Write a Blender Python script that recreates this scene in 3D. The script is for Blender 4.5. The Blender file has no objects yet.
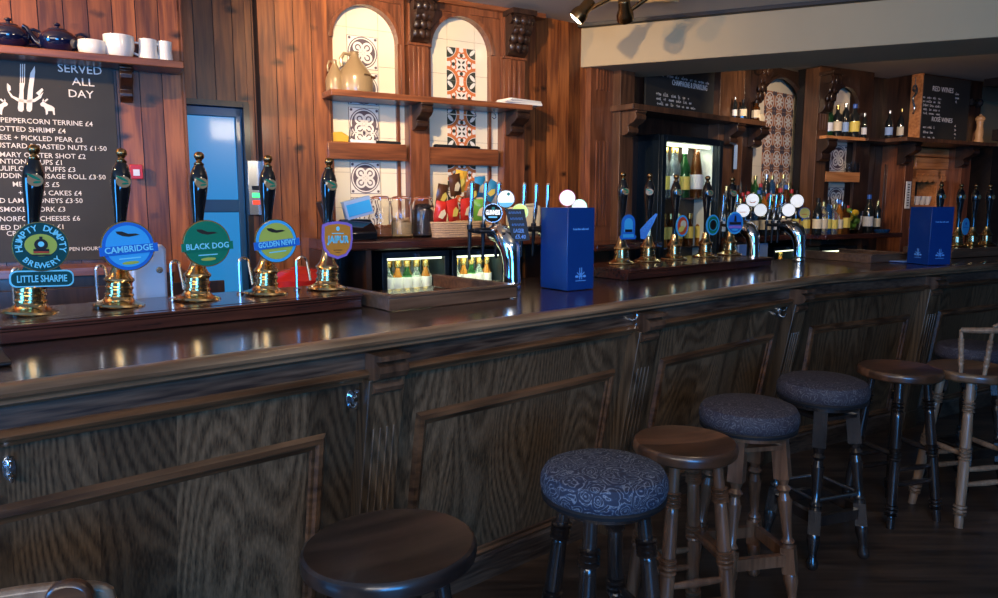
import bpy, math, random
from mathutils import Vector, Matrix
random.seed(7)
S = bpy.context.scene
COL = S.collection
# ---------------------------------------------------------------- camera
FPX, EYE, PIT = 720.0, 1.5, math.atan(94/720.0)
cd = bpy.data.cameras.new('camera'); cam = bpy.data.objects.new('camera', cd); COL.objects.link(cam)
cd.sensor_width = 36; cd.lens = FPX*36/998; cd.clip_start = .05
cam.location = (0, 0, EYE); cam.rotation_euler = (math.pi/2-PIT, 0, 0); S.camera = cam
# ---------------------------------------------------------------- view, world, lights
S.view_settings.view_transform = 'Standard'; S.view_settings.look = 'None'
S.view_settings.gamma = 1; S.view_settings.use_curve_mapping = False
S.view_settings.exposure = 0.0
w = bpy.data.worlds.new('room_air'); S.world = w; w.use_nodes = True
w.node_tree.nodes['Background'].inputs[0].default_value = (.10, .17, .30, 1)
w.node_tree.nodes['Background'].inputs[1].default_value = .10

def look(o, to):
    o.rotation_euler = (Vector(to)-o.location).to_track_quat('-Z', 'Y').to_euler()
def area(name, loc, to, sx, sy, col, power):
    l = bpy.data.lights.new(name, 'AREA'); l.shape = 'RECTANGLE'; l.size = sx; l.size_y = sy
    l.color = col; l.energy = power
    o = bpy.data.objects.new(name, l); COL.objects.link(o); o.location = loc; look(o, to); return o
def spot(name, loc, to, col, power, ang=1.2, blend=.5, rad=.03):
    l = bpy.data.lights.new(name, 'SPOT'); l.color = col; l.energy = power; l.spot_size = ang; l.spot_blend = blend; l.shadow_soft_size = rad
    o = bpy.data.objects.new(name, l); COL.objects.link(o); o.location = loc; look(o, to); return o
# daylight from the pub windows behind the customers
area('window_daylight', (1.0, -2.9, 1.6), (1.0, 4, 1.0), 2.0, 1.4, (.05, .36, 1), 185)
area('window_daylight', (-4.2, -.8, 1.6), (-.6, 3.2, 1.0), 1.6, 1.4, (.05, .36, 1), 130)
# added soft fill from behind the customers, aimed at the bar front
area('lounge_fill', (-1.2, -1.8, 2.5), (1.0, 3.5, .9), 4.0, 1.0, (1, .90, .80), 105)
area('ceiling_fill', (.9, 1.3, 2.25), (.4, 2.7, 2.73), .5, .2, (1, .80, .56), 15)  # added light above the view that brightens the ceiling, no pendant hangs here
# warm ceiling spots over the bar, and one added spot
spot('warm_spot_light', (-2.55, 1.9, 2.50), (-1.75, 4.0, 2.2), (1, .58, .22), 215, 2.0, .8)
spot('warm_spot_light', (-.55, 2.7, 2.70), (-.2, 4.9, 2.25), (1, .70, .38), 185, 1.5, .8)
spot('warm_spot_light', (-.6, 2.9, 2.70), (1.2, 4.7, 2.7), (1, .66, .32), 48, 1.0, 1, .22)
spot('warm_spot_light', (2.3, 5.2, 2.68), (2.55, 6.8, 2.0), (1, .72, .46), 60, 1.7, .8)
spot('warm_spot_light', (3.2, 5.0, 2.60), (4.4, 7.9, 2.3), (1, .62, .34), 42, 1.2, .8)
spot('warm_spot_light', (4.0, 5.4, 2.30), (4.9, 7.6, 1.75), (1, .62, .34), 30, .7, .6)  # added to warm the pine dresser, not a ceiling fitting

# ---------------------------------------------------------------- geometry of sight, used to lay out plans
def ray(px, py):
    u = (px-499)/FPX; v = (299-py)/FPX
    return Vector((u, math.cos(PIT)+v*math.sin(PIT), -math.sin(PIT)+v*math.cos(PIT)))
def G(px, py, z):
    r = ray(px, py); return Vector((0, 0, EYE))+r*((z-EYE)/r.z)
class Frame:
    """plan line: s runs along it, d comes out of it towards the customers"""
    def __init__(s, x, y, deg):
        a = math.radians(deg); s.o = Vector((x, y, 0)); s.t = Vector((math.sin(a), math.cos(a), 0))
        s.n = Vector((math.cos(a), -math.sin(a), 0)); s.rz = math.pi/2-a
        s.M = Matrix.Translation(s.o) @ Matrix.Rotation(s.rz, 4, 'Z')
    def w(s, a, d, z): return s.o+s.t*a+s.n*d+Vector((0, 0, z))
    def sz(s, px, py, d=0):
        r = ray(px, py); c = Vector((0, 0, EYE)); n = s.n
        t = n.dot(s.o+n*d-c)/n.dot(r); p = c+r*t
        return (p-s.o).dot(s.t), p.z
    def s(s, px, d=0, z=EYE):             # where the plane d is crossed by image column px at height z
        u = (px-499)/FPX; q = s.o+s.n*d; k = u*math.cos(PIT)
        return (k*q.y-u*(z-EYE)*math.sin(PIT)-q.x)/(s.t.x-k*s.t.y)
    def z(s, px, py, d=0): return s.sz(px, py, d)[1]
    def sd(s, p): q = p-s.o; return q.dot(s.t), q.dot(s.n)
p = G(0, 384, 1.1); BAR = Frame(p.x, p.y, 49.5)
p = G(812, 276, 1.1); BAR2 = Frame(p.x, p.y, 61)
BK = BAR.sd(p)[0]                      # s of the kink on the first run
WA = Frame(-1.95, 3.75, 60)
WB = Frame(.96, 5.48, 50)
WC = Frame(2.62, 6.62, 62)

# ---------------------------------------------------------------- mesh builder
def axM(p0, p1):
    p0 = Vector(p0); d = Vector(p1)-p0
    return Matrix.Translation(p0) @ d.to_track_quat('Z', 'Y').to_matrix().to_4x4()
class MB:
    def __init__(s, M=None): s.v = []; s.f = []; s.m = []; s.sm = []; s.M = M or Matrix()
    def add(s, vs, fs, m=0, smooth=False, M=None):
        X = s.M @ M if M is not None else s.M
        b = len(s.v); s.v += [X @ Vector(v) for v in vs]
        for f in fs: s.f.append([b+i for i in f]); s.m.append(m); s.sm.append(smooth)
        return s
    def box(s, x0, x1, y0, y1, z0, z1, m=0, M=None):
        x0, x1 = sorted((x0, x1)); y0, y1 = sorted((y0, y1)); z0, z1 = sorted((z0, z1))
        return s.add([(x, y, z) for x in (x0, x1) for y in (y0, y1) for z in (z0, z1)],
              [(0, 1, 3, 2), (4, 6, 7, 5), (0, 4, 5, 1), (2, 3, 7, 6), (0, 2, 6, 4), (1, 5, 7, 3)], m, False, M)
    def lathe(s, pr, c=(0, 0, 0), n=20, m=0, M=None, sx=1, sy=1):
        vs = []; fs = []; k = len(pr)
        for i in range(n):
            a = 2*math.pi*i/n
            for r, z in pr: vs.append((c[0]+r*sx*math.cos(a), c[1]+r*sy*math.sin(a), c[2]+z))
        for i in range(n):
            j = (i+1) % n
            for q in range(k-1): fs.append((i*k+q, j*k+q, j*k+q+1, i*k+q+1))
        if pr[0][0] > 1e-6: fs.append([i*k for i in range(n)][::-1])
        if pr[-1][0] > 1e-6: fs.append([i*k+k-1 for i in range(n)])
        return s.add(vs, fs, m, True, M)
    def cyl(s, p0, p1, r0, r1=None, n=14, m=0):
        r1 = r0 if r1 is None else r1
        L = (Vector(p1)-Vector(p0)).length
        return s.lathe([(r0, 0), (r1, L)], n=n, m=m, M=axM(p0, p1))
    def tube(s, pts, rad, n=10, m=0, flat=1):
        P = [Vector(q) for q in pts]; R = rad if isinstance(rad, (list, tuple)) else [rad]*len(P)
        vs = []; up = Vector((0, 0, 1)); prev = None
        for i, q in enumerate(P):
            t = (P[min(i+1, len(P)-1)]-P[max(i-1, 0)]).normalized()
            if prev is None: prev = t.orthogonal() if abs(t.z) > .95 else t.cross(up)
            x = (prev-t*prev.dot(t)).normalized(); y = t.cross(x); prev = x
            for k in range(n):
                a = 2*math.pi*k/n; vs.append(q+x*math.cos(a)*R[i]+y*math.sin(a)*R[i]*flat)
        fs = [(i*n+k, i*n+(k+1) % n, (i+1)*n+(k+1) % n, (i+1)*n+k) for i in range(len(P)-1) for k in range(n)]
        fs += [list(range(n))[::-1], [(len(P)-1)*n+k for k in range(n)]]
        return s.add(vs, fs, m, True)
    def prism(s, poly, y0, y1, m=0, M=None):          # polygon in x,z swept along y
        n = len(poly); vs = [(x, y0, z) for x, z in poly]+[(x, y1, z) for x, z in poly]
        fs = [list(range(n)), [n+i for i in range(n)][::-1]]+[(i, i+n, (i+1) % n+n, (i+1) % n) for i in range(n)]
        return s.add(vs, fs, m, False, M)
    def sweep(s, prof, x0, x1, m=0, M=None):          # profile in y,z swept along x
        n = len(prof); vs = [(x0, y, z) for y, z in prof]+[(x1, y, z) for y, z in prof]
        fs = [list(range(n)), [n+i for i in range(n)][::-1]]+[(i, i+n, (i+1) % n+n, (i+1) % n) for i in range(n)]
        return s.add(vs, fs, m, False, M)
    def ring(s, cx, cz, r0, r1, y, t=.002, a0=0, a1=360, n=24, m=0, M=None):   # flat annulus facing -y
        vs = []; N = n+1
        for i in range(N):
            a = math.radians(a0+(a1-a0)*i/n); c, q = math.cos(a), math.sin(a)
            vs += [(cx+r0*c, y-t, cz+r0*q), (cx+r1*c, y-t, cz+r1*q), (cx+r0*c, y, cz+r0*q), (cx+r1*c, y, cz+r1*q)]
        fs = []
        for i in range(n):
            b = i*4; fs += [(b, b+1, b+5, b+4), (b+1, b+3, b+7, b+5), (b+2, b, b+4, b+6)]
        return s.add(vs, fs, m, False, M)
    def disc(s, cx, cz, r, y, t=.002, sx=1, sz=1, n=28, m=0, M=None, rot=0):
        pts = []
        for i in range(n):
            a = 2*math.pi*i/n; x, z = r*sx*math.cos(a), r*sz*math.sin(a)
            pts.append((cx+x*math.cos(rot)-z*math.sin(rot), cz+x*math.sin(rot)+z*math.cos(rot)))
        return s.prism(pts, y-t, y, m, M)
    def text(s, body, size, M, m=0, align='LEFT', width=None, ext=.0006, bold=.018):
        cu = bpy.data.curves.new('t', 'FONT'); cu.body = body; cu.size = size; cu.extrude = ext; cu.align_x = align; cu.resolution_u = 2; cu.offset = size*bold
        o = bpy.data.objects.new('t', cu); me = bpy.data.meshes.new_from_object(o)
        vs = [v.co.copy() for v in me.vertices]
        if vs:
            if width:
                x0 = min(v.x for v in vs); x1 = max(v.x for v in vs); k = width/max(x1-x0, 1e-6)
                off = {'LEFT': x0, 'CENTER': (x0+x1)/2, 'RIGHT': x1}[align]
                for v in vs: v.x = (v.x-off)*k
            # text plane x,y -> local x,z facing -y
            s.add([(v.x, -v.z, v.y) for v in vs], [list(p.vertices) for p in me.polygons], m, False, M)
        bpy.data.objects.remove(o); bpy.data.curves.remove(cu); bpy.data.meshes.remove(me)
        return s
    def build(s, name, mats, parent=None, bevel=0, sharp=35):
        me = bpy.data.meshes.new(name); me.from_pydata([tuple(v) for v in s.v], [], s.f)
        if not isinstance(mats, (list, tuple)): mats = [mats]
        for k in mats: me.materials.append(M_[k] if isinstance(k, str) else k)
        for p_, a, b in zip(me.polygons, s.m, s.sm): p_.material_index = a; p_.use_smooth = b
        me.validate(); me.update()
        import bmesh
        bm = bmesh.new(); bm.from_mesh(me); bmesh.ops.recalc_face_normals(bm, faces=bm.faces); bm.to_mesh(me); bm.free()
        try: me.set_sharp_from_angle(angle=math.radians(sharp))
        except Exception: pass
        o = bpy.data.objects.new(name, me); COL.objects.link(o)
        if parent is not None: o.parent = parent
        if bevel:
            b = o.modifiers.new('bevel', 'BEVEL'); b.width = bevel; b.segments = 2; b.limit_method = 'ANGLE'; b.angle_limit = .7
        return o
def tag(o, label, cat, group=None):
    o['label'] = label; o['category'] = cat
    if group: o['group'] = group
    return o
def thing(name, label, cat, loc=(0, 0, 0), rz=0, group=None):
    o = bpy.data.objects.new(name, None); COL.objects.link(o); o.empty_display_size = .05
    o.location = loc; o.rotation_euler = (0, 0, rz); return tag(o, label, cat, group)
def struct(o): o['kind'] = 'structure'; return o
def dup(o, parent=None):
    kids = list(KIDS(o)); c = o.copy(); COL.objects.link(c)
    if parent is not None: c.parent = parent
    for k in kids: dup(k, c)
    return c
def KIDS(o): return [k for k in COL.objects if k.parent == o]
def place(o, F, a, d, z, rz=0): o.location = F.w(a, d, z); o.rotation_euler = (0, 0, F.rz+rz); return o

# ---------------------------------------------------------------- materials
M_ = {}
def nt(name):
    m = bpy.data.materials.new(name); m.use_nodes = True; M_[name] = m
    return m, m.node_tree.nodes, m.node_tree.links, m.node_tree.nodes['Principled BSDF']
def mat(name, col, rough=.5, metal=0, emit=0, ecol=None, trans=0, coat=0, ior=1.45, var=.0, vs=30, alpha=1, bump=0):
    m, N, L, b = nt(name)
    b.inputs['Base Color'].default_value = (*col, 1); b.inputs['Roughness'].default_value = rough
    b.inputs['Metallic'].default_value = metal; b.inputs['IOR'].default_value = ior
    b.inputs['Transmission Weight'].default_value = trans; b.inputs['Coat Weight'].default_value = coat; b.inputs['Coat Roughness'].default_value = .06
    b.inputs['Alpha'].default_value = alpha
    if emit: b.inputs['Emission Color'].default_value = (*(ecol or col), 1); b.inputs['Emission Strength'].default_value = emit
    tc = N.new('ShaderNodeTexCoord'); no = N.new('ShaderNodeTexNoise'); no.inputs['Scale'].default_value = vs; no.inputs['Detail'].default_value = 3
    L.new(tc.outputs['Object'], no.inputs['Vector'])
    if var:
        mx = N.new('ShaderNodeMix'); mx.data_type = 'RGBA'
        mx.inputs[6].default_value = tuple(c*(1-var) for c in col)+(1,); mx.inputs[7].default_value = tuple(min(1, c*(1+var)) for c in col)+(1,)
        L.new(no.outputs['Fac'], mx.inputs[0]); L.new(mx.outputs[2], b.inputs['Base Color'])
    if bump:
        bp = N.new('ShaderNodeBump'); bp.inputs['Strength'].default_value = bump; bp.inputs['Distance'].default_value = .004
        L.new(no.outputs['Fac'], bp.inputs['Height']); L.new(bp.outputs[0], b.inputs['Normal'])
    return m
def ramp(N, stops):
    r = N.new('ShaderNodeValToRGB'); e = r.color_ramp.elements
    e[0].position = stops[0][0]; e[0].color = (*stops[0][1], 1); e[1].position = stops[-1][0]; e[1].color = (*stops[-1][1], 1)
    for p_, c in stops[1:-1]: x = e.new(p_); x.color = (*c, 1)
    return r
def wood(name, dark, light, axis='Z', fine=60, rough=.4, coat=0, plank=0, knots=0, fig=2.2, spec=.5, bump=.15, sines=60, sw=.09, span=(.30, .68), st=.07):
    """grain runs along axis; plank = board width across it"""
    m, N, L, b = nt(name)
    tc = N.new('ShaderNodeTexCoord'); mp = N.new('ShaderNodeMapping')
    sc = {'X': (st, 1, 1), 'Y': (1, st, 1), 'Z': (1, 1, st)}[axis]
    mp.inputs['Scale'].default_value = sc; L.new(tc.outputs['Object'], mp.inputs['Vector'])
    vec = mp.outputs[0]
    if plank:
        sp = N.new('ShaderNodeSeparateXYZ'); L.new(tc.outputs['Object'], sp.inputs[0])
        dv = N.new('ShaderNodeMath'); dv.operation = 'DIVIDE'; dv.inputs[1].default_value = plank
        L.new(sp.outputs['X' if axis == 'Z' else 'Y'], dv.inputs[0])
        fl = N.new('ShaderNodeMath'); fl.operation = 'FLOOR'; L.new(dv.outputs[0], fl.inputs[0])
        wn = N.new('ShaderNodeTexWhiteNoise'); wn.noise_dimensions = '1D'; L.new(fl.outputs[0], wn.inputs['W'])
        ad = N.new('ShaderNodeVectorMath'); ad.operation = 'MULTIPLY_ADD'
        L.new(wn.outputs['Color'], ad.inputs[0]); ad.inputs[1].default_value = (7, 7, 7); L.new(vec, ad.inputs[2]); vec = ad.outputs[0]
    mpf = N.new('ShaderNodeMapping'); mpf.inputs['Scale'].default_value = {'X': (4, 1, 1), 'Y': (1, 4, 1), 'Z': (1, 1, 4)}[axis]; L.new(vec, mpf.inputs['Vector'])
    n1 = N.new('ShaderNodeTexNoise'); n1.inputs['Scale'].default_value = fig; n1.inputs['Detail'].default_value = .6; L.new(mpf.outputs[0], n1.inputs['Vector'])
    mu = N.new('ShaderNodeMath'); mu.operation = 'MULTIPLY'; mu.inputs[1].default_value = sines; L.new(n1.outputs['Fac'], mu.inputs[0])
    sn = N.new('ShaderNodeMath'); sn.operation = 'SINE'; L.new(mu.outputs[0], sn.inputs[0])
    n2 = N.new('ShaderNodeTexNoise'); n2.inputs['Scale'].default_value = fine; n2.inputs['Detail'].default_value = 4; L.new(vec, n2.inputs['Vector'])
    m1 = N.new('ShaderNodeMath'); m1.operation = 'MULTIPLY_ADD'; m1.inputs[1].default_value = sw; L.new(sn.outputs[0], m1.inputs[0]); L.new(n2.outputs['Fac'], m1.inputs[2])
    r = ramp(N, [(span[0], dark), (.50, tuple(.5*(a+c) for a, c in zip(dark, light))), (span[1], light)]); L.new(m1.outputs[0], r.inputs[0])
    col = r.outputs[0]
    if plank:
        mr = N.new('ShaderNodeMapRange'); mr.inputs['To Min'].default_value = .55; mr.inputs['To Max'].default_value = 1.3; L.new(wn.outputs['Value'], mr.inputs['Value'])
        mx = N.new('ShaderNodeVectorMath'); mx.operation = 'SCALE'; L.new(col, mx.inputs[0]); L.new(mr.outputs[0], mx.inputs['Scale']); col = mx.outputs[0]
    if knots:
        k = N.new('ShaderNodeMapping'); k.inputs['Scale'].default_value = {'X': (2.6, 6, 6), 'Y': (6, 2.6, 6), 'Z': (4.6, 1, 7)}[axis]
        L.new(tc.outputs['Object'], k.inputs['Vector'])
        nz = N.new('ShaderNodeTexNoise'); nz.inputs['Scale'].default_value = 3; L.new(k.outputs[0], nz.inputs['Vector'])
        ad2 = N.new('ShaderNodeVectorMath'); ad2.operation = 'MULTIPLY_ADD'; L.new(nz.outputs['Color'], ad2.inputs[0]); ad2.inputs[1].default_value = (.25, .25, .25); L.new(k.outputs[0], ad2.inputs[2])
        vo = N.new('ShaderNodeTexVoronoi'); vo.inputs['Scale'].default_value = 1; L.new(ad2.outputs[0], vo.inputs['Vector'])
        kr = ramp(N, [(.06, (.10, .09, .09)), (.20, (1, 1, 1))]); L.new(vo.outputs['Distance'], kr.inputs[0])
        mm = N.new('ShaderNodeVectorMath'); mm.operation = 'MULTIPLY'; L.new(col, mm.inputs[0]); L.new(kr.outputs[0], mm.inputs[1]); col = mm.outputs[0]
    L.new(col, b.inputs['Base Color']); b.inputs['Roughness'].default_value = rough; b.inputs['Coat Weight'].default_value = coat; b.inputs['Coat Roughness'].default_value = .12
    b.inputs['Specular IOR Level'].default_value = spec
    if bump:
        bp = N.new('ShaderNodeBump'); bp.inputs['Strength'].default_value = bump; bp.inputs['Distance'].default_value = .002
        L.new(n2.outputs['Fac'], bp.inputs['Height']); L.new(bp.outputs[0], b.inputs['Normal'])
    return m
wood('pine', (.12, .030, .009), (.34, .105, .026), 'Z', 50, .38, .15, plank=.098, knots=1)
wood('pine_plain', (.10, .030, .012), (.24, .078, .030), 'Z', 60, .35, .25)
wood('pine_long', (.10, .030, .012), (.25, .082, .030), 'X', 60, .33, .3)
wood('mahogany', (.032, .010, .007), (.085, .024, .013), 'X', 60, .22, .5)
wood('dark_joinery', (.014, .007, .005), (.042, .019, .011), 'Z', 60, .35, .2)
wood('dark_long', (.022, .010, .006), (.06, .026, .014), 'X', 60, .35, .2)
wood('tan_joinery', (.060, .026, .013), (.125, .056, .027), 'Z', 60, .4, .1)
wood('oak_panel', (.038, .022, .011), (.165, .100, .052), 'Z', 170, .36, .2, fig=2.6, sines=260, sw=.16, plank=.19, span=(.20, .82), st=.035)
wood('oak_long', (.024, .014, .010), (.12, .075, .048), 'X', 95, .32, .25, fig=1.7)
wood('oak_mould', (.042, .019, .009), (.16, .072, .031), 'X', 40, .28, .35)
wood('oak_mould_v', (.040, .020, .011), (.12, .062, .034), 'Z', 40, .28, .35)
wood('bar_top', (.020, .012, .009), (.055, .030, .020), 'X', 30, .20, .35, spec=.6, bump=.05)
wood('nosing', (.10, .052, .025), (.28, .165, .088), 'X', 30, .30, .3)
wood('tray_wood', (.09, .045, .024), (.17, .09, .05), 'X', 50, .35, .2)
wood('seat_brown', (.07, .028, .012), (.17, .07, .032), 'X', 30, .3, .3, plank=.09)
wood('leg_brown', (.09, .036, .016), (.20, .088, .042), 'Z', 60, .3, .35)
wood('leg_pale', (.20, .11, .06), (.36, .22, .13), 'Z', 60, .32, .3)
wood('leg_black', (.010, .007, .006), (.035, .022, .016), 'Z', 60, .2, .6)
wood('seat_dark', (.010, .006, .005), (.040, .022, .015), 'X', 26, .3, .45)
wood('seat_pale', (.12, .055, .025), (.26, .13, .06), 'X', 30, .3, .3, plank=.09)
wood('floor_boards', (.035, .019, .011), (.105, .060, .036), 'X', 30, .45, .05, plank=.13)
wood('orange_pine', (.42, .15, .045), (.68, .29, .10), 'X', 50, .35, .2)
wood('black_beam', (.006, .004, .003), (.020, .012, .009), 'X', 40, .5)
mat('plaster', (.44, .34, .20), .85, var=.05, vs=4, bump=.1)
mat('ceiling_paint', (.62, .56, .46), .85, var=.04, vs=3)
mat('tile', (.86, .77, .58), .18, coat=.3, var=.03, vs=5)
mat('grout', (.55, .47, .34), .8)
mat('tile_grey', (.13, .10, .11), .25)
mat('tile_white', (.82, .78, .70), .2)
mat('tile_orange', (.62, .19, .06), .25)
mat('tile_green', (.05, .055, .04), .25)
mat('tile_brown', (.50, .22, .11), .25)
mat('brass', (.74, .55, .30), .17, 1, var=.1, vs=20)
mat('old_brass', (.32, .20, .09), .25, 1)
mat('chrome', (.80, .84, .88), .07, 1)
mat('steel', (.55, .58, .62), .22, 1)
mat('black_gloss', (.006, .007, .009), .07, coat=1)
mat('black_matt', (.008, .008, .009), .5)
mat('dark_metal', (.02, .022, .026), .35, .6)
mat('fridge_frame', (.015, .025, .035), .3, .5)
mat('navy_glaze', (.004, .007, .035), .06, coat=1)
mat('china', (.80, .79, .74), .15, coat=.5)
mat('board', (.028, .028, .026), .6, var=.35, vs=5)
mat('chalk', (.78, .76, .72), .9)
mat('chalk_blue', (.16, .35, .75), .9)
mat('glass', (.95, .97, 1), .02, trans=1, ior=1.35)
mat('glass_green', (.05, .25, .08), .05, trans=.85)
mat('glass_brown', (.16, .055, .012), .06, trans=.7)
mat('glass_dark', (.012, .015, .016), .06, coat=.6)
mat('glass_blue', (.05, .22, .55), .05, trans=.8)
mat('spirit_amber', (.55, .22, .04), .08, trans=.6)
mat('spirit_clear', (.75, .85, .9), .04, trans=.9)
mat('red_plastic', (.50, .02, .015), .25, coat=.4)
mat('white_plastic', (.75, .77, .80), .3, coat=.3)
mat('paper', (.75, .73, .68), .8)
mat('paper_blue', (.30, .45, .70), .7)
mat('label_cream', (.72, .62, .42), .6)
mat('label_white', (.78, .78, .76), .6)
mat('label_red', (.50, .05, .04), .6)
mat('label_yellow', (.75, .60, .12), .6)
mat('cap_gold', (.65, .45, .15), .25, .9)
mat('cap_red', (.45, .03, .03), .35)
mat('cap_blue', (.03, .12, .45), .35)
mat('badge_teal', (.010, .075, .085), .2, coat=.6)
mat('badge_blue', (.02, .16, .62), .2, coat=.6)
mat('badge_sky', (.05, .42, .85), .2, coat=.6)
mat('badge_green', (.01, .20, .12), .2, coat=.6)
mat('badge_lime', (.42, .52, .10), .2, coat=.6)
mat('badge_orange', (.62, .26, .04), .2, coat=.6)
mat('badge_violet', (.28, .18, .62), .2, coat=.6)
mat('badge_cyan_ink', (.20, .72, .90), .4)
mat('badge_red', (.60, .08, .03), .3)
mat('carton', (.004, .038, .19), .30, coat=.25)
mat('carton_ink', (.12, .38, .85), .4)
mat('lens_lamp', (.9, .9, .86), .3, emit=.5, ecol=(1, .97, .88))
mat('lens_green', (.5, .62, .08), .3, emit=.7, ecol=(.8, .95, .2))
mat('lens_pink', (.75, .12, .25), .3)
mat('lamp_glow', (1, .9, .7), .3, emit=9, ecol=(1, .86, .62))
mat('fridge_glow', (1, 1, .8), .3, emit=2.2, ecol=(.92, 1, .70))
mat('fridge_white', (.75, .80, .70), .4)
mat('beer_glass', (.35, .42, .05), .1, trans=.3)
mat('lemon', (.65, .42, .03), .4); mat('lime', (.14, .30, .03), .4)
mat('stoneware', (.27, .19, .10), .3, coat=.5, var=.1, vs=8)
mat('wicker', (.50, .33, .20), .7, var=.3, vs=120, bump=.8)
mat('cloth_cream', (.62, .56, .42), .9, var=.1, vs=60, bump=.4)
mat('crisps_red', (.55, .03, .02), .25, coat=.4); mat('crisps_brown', (.09, .035, .015), .3, coat=.4)
mat('crisps_yellow', (.75, .42, .05), .3, coat=.4); mat('crisps_blue', (.03, .25, .50), .3, coat=.4); mat('crisps_green', (.12, .35, .04), .3, coat=.4)
mat('biscuit', (.62, .38, .16), .8, var=.3, vs=60); mat('biscuit_red', (.42, .14, .05), .8, var=.4, vs=60); mat('bean_dark', (.05, .02, .012), .5, var=.5, vs=80)
mat('rubber_red', (.42, .12, .06), .5)
mat('led_green', (.05, .8, .2), .3, emit=2, ecol=(.05, 1, .2)); mat('led_red', (.9, .05, .02), .3, emit=1, ecol=(1, .08, .03))
mat('door_glass', (.01, .10, .26), .25, emit=.9, ecol=(.02, .22, .52), coat=.3)  # daylight beyond the pane is put in as the glass's own blue glow
mat('door_paint', (.02, .13, .26), .35, coat=.3)
mat('pepper_wood', (.62, .34, .14), .35, coat=.3)
def fabric(name, bg, mid, hi, scale=22):
    m, N, L, b = nt(name)
    tc = N.new('ShaderNodeTexCoord')
    n = N.new('ShaderNodeTexNoise'); n.inputs['Scale'].default_value = 14; L.new(tc.outputs['Object'], n.inputs['Vector'])
    ad = N.new('ShaderNodeVectorMath'); ad.operation = 'MULTIPLY_ADD'; L.new(n.outputs['Color'], ad.inputs[0]); ad.inputs[1].default_value = (.05, .05, .05); L.new(tc.outputs['Object'], ad.inputs[2])
    v = N.new('ShaderNodeTexVoronoi'); v.inputs['Scale'].default_value = scale; L.new(ad.outputs[0], v.inputs['Vector'])
    mu = N.new('ShaderNodeMath'); mu.operation = 'MULTIPLY'; mu.inputs[1].default_value = 26; L.new(v.outputs['Distance'], mu.inputs[0])
    sn = N.new('ShaderNodeMath'); sn.operation = 'SINE'; L.new(mu.outputs[0], sn.inputs[0])
    n2 = N.new('ShaderNodeTexNoise'); n2.inputs['Scale'].default_value = 55; n2.inputs['Detail'].default_value = 4; L.new(tc.outputs['Object'], n2.inputs['Vector'])
    m1 = N.new('ShaderNodeMath'); m1.operation = 'MULTIPLY_ADD'; m1.inputs[1].default_value = .16; L.new(sn.outputs[0], m1.inputs[0]); L.new(n2.outputs['Fac'], m1.inputs[2])
    r = ramp(N, [(.42, bg), (.52, mid), (.60, hi), (.66, bg)]); L.new(m1.outputs[0], r.inputs[0]); L.new(r.outputs[0], b.inputs['Base Color'])
    b.inputs['Roughness'].default_value = .75; b.inputs['Sheen Weight'].default_value = 0
fabric('fabric_blue', (.012, .014, .030), (.03, .045, .08), (.20, .20, .21))
fabric('fabric_brown', (.022, .015, .020), (.035, .027, .032), (.11, .092, .09), 26)
# ================================================================ SETTING
CEIL = 2.73
struct(MB().box(-5, 9, -3.2, 11, -.1, 0).build('floor', 'floor_boards')).rotation_euler = (0, 0, 0)
struct(MB().box(-5, 9, -3.2, 11, CEIL, CEIL+.1).build('ceiling', 'ceiling_paint'))
def wallM(F): return F.M
def wall(name, F, s0, s1, d, z0, z1, m='pine', board=.098, thick=.1):
    """tongue and groove boards standing on edge, narrow dark joints between them"""
    mb = MB(); mb.box(s0, s1, -d+.012, -d+thick, z0, z1, 1)
    if board:
        k = math.floor(s0/board)
        while k*board < s1:
            a, b = max(s0, k*board+.002), min(s1, (k+1)*board-.002)
            if b > a: mb.box(a, b, -d, -d+.014, z0, z1, 0)
            k += 1
    o = struct(mb.build(name, [m, 'black_matt'] if board else [m, m])); o.matrix_world = F.M; return o
sR0 = WA.s(184, .3, 2.2)                                  # right end of the forward wall with the menu board
sD1 = WA.s(249, .0, 1.9)                                   # right jamb of the blue door
wall('wall_left', WA, -1.6, sR0, .3, 0, CEIL)
o = struct(MB().box(sR0-.02, sR0, -.3, .0, 0, CEIL).build('wall_return', 'pine_plain')); o.matrix_world = WA.M
DZ = WA.z(215, 106, 0)
wall('wall_back', WA, sR0-.02, sD1, 0, DZ, CEIL)     # boards above the door
sA1 = WA.s(331, .13, 2.3)
sW1 = WA.s(263, .13, 1.8)
wall('wall_back', WA, sD1, sW1, .01, 0, CEIL)
wall('wall_back', WA, sW1, sA1, .13, 0, CEIL, thick=.2)
wall('wall_back', WA, sA1+.01, WA.s(532, 0), -.02, 0, CEIL, 'pine_plain', 0)
# short run of boards turning to the second bar back
a = WA.w(WA.s(524, .10, 2.1), .10, 0); b = WB.w(WB.s(612, .02, 2.0), .02, 0); dd = b-a
WT = Frame(a.x, a.y, math.degrees(math.atan2(dd.x, dd.y))); LT = dd.length
wall('wall_back', WT, 0, LT, 0, 0, CEIL)
wall('wall_right', WB, WB.s(600, 0), WB.s(812, 0)+.1, -.03, 0, CEIL, 'dark_joinery', 0)
wall('wall_right', WC, .22, WC.s(905, 0), -.03, 0, CEIL, 'dark_joinery', .09)
wall('wall_right', WC, WC.s(905, 0), 4.6, -.45, 0, CEIL, 'plaster', 0)
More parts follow.
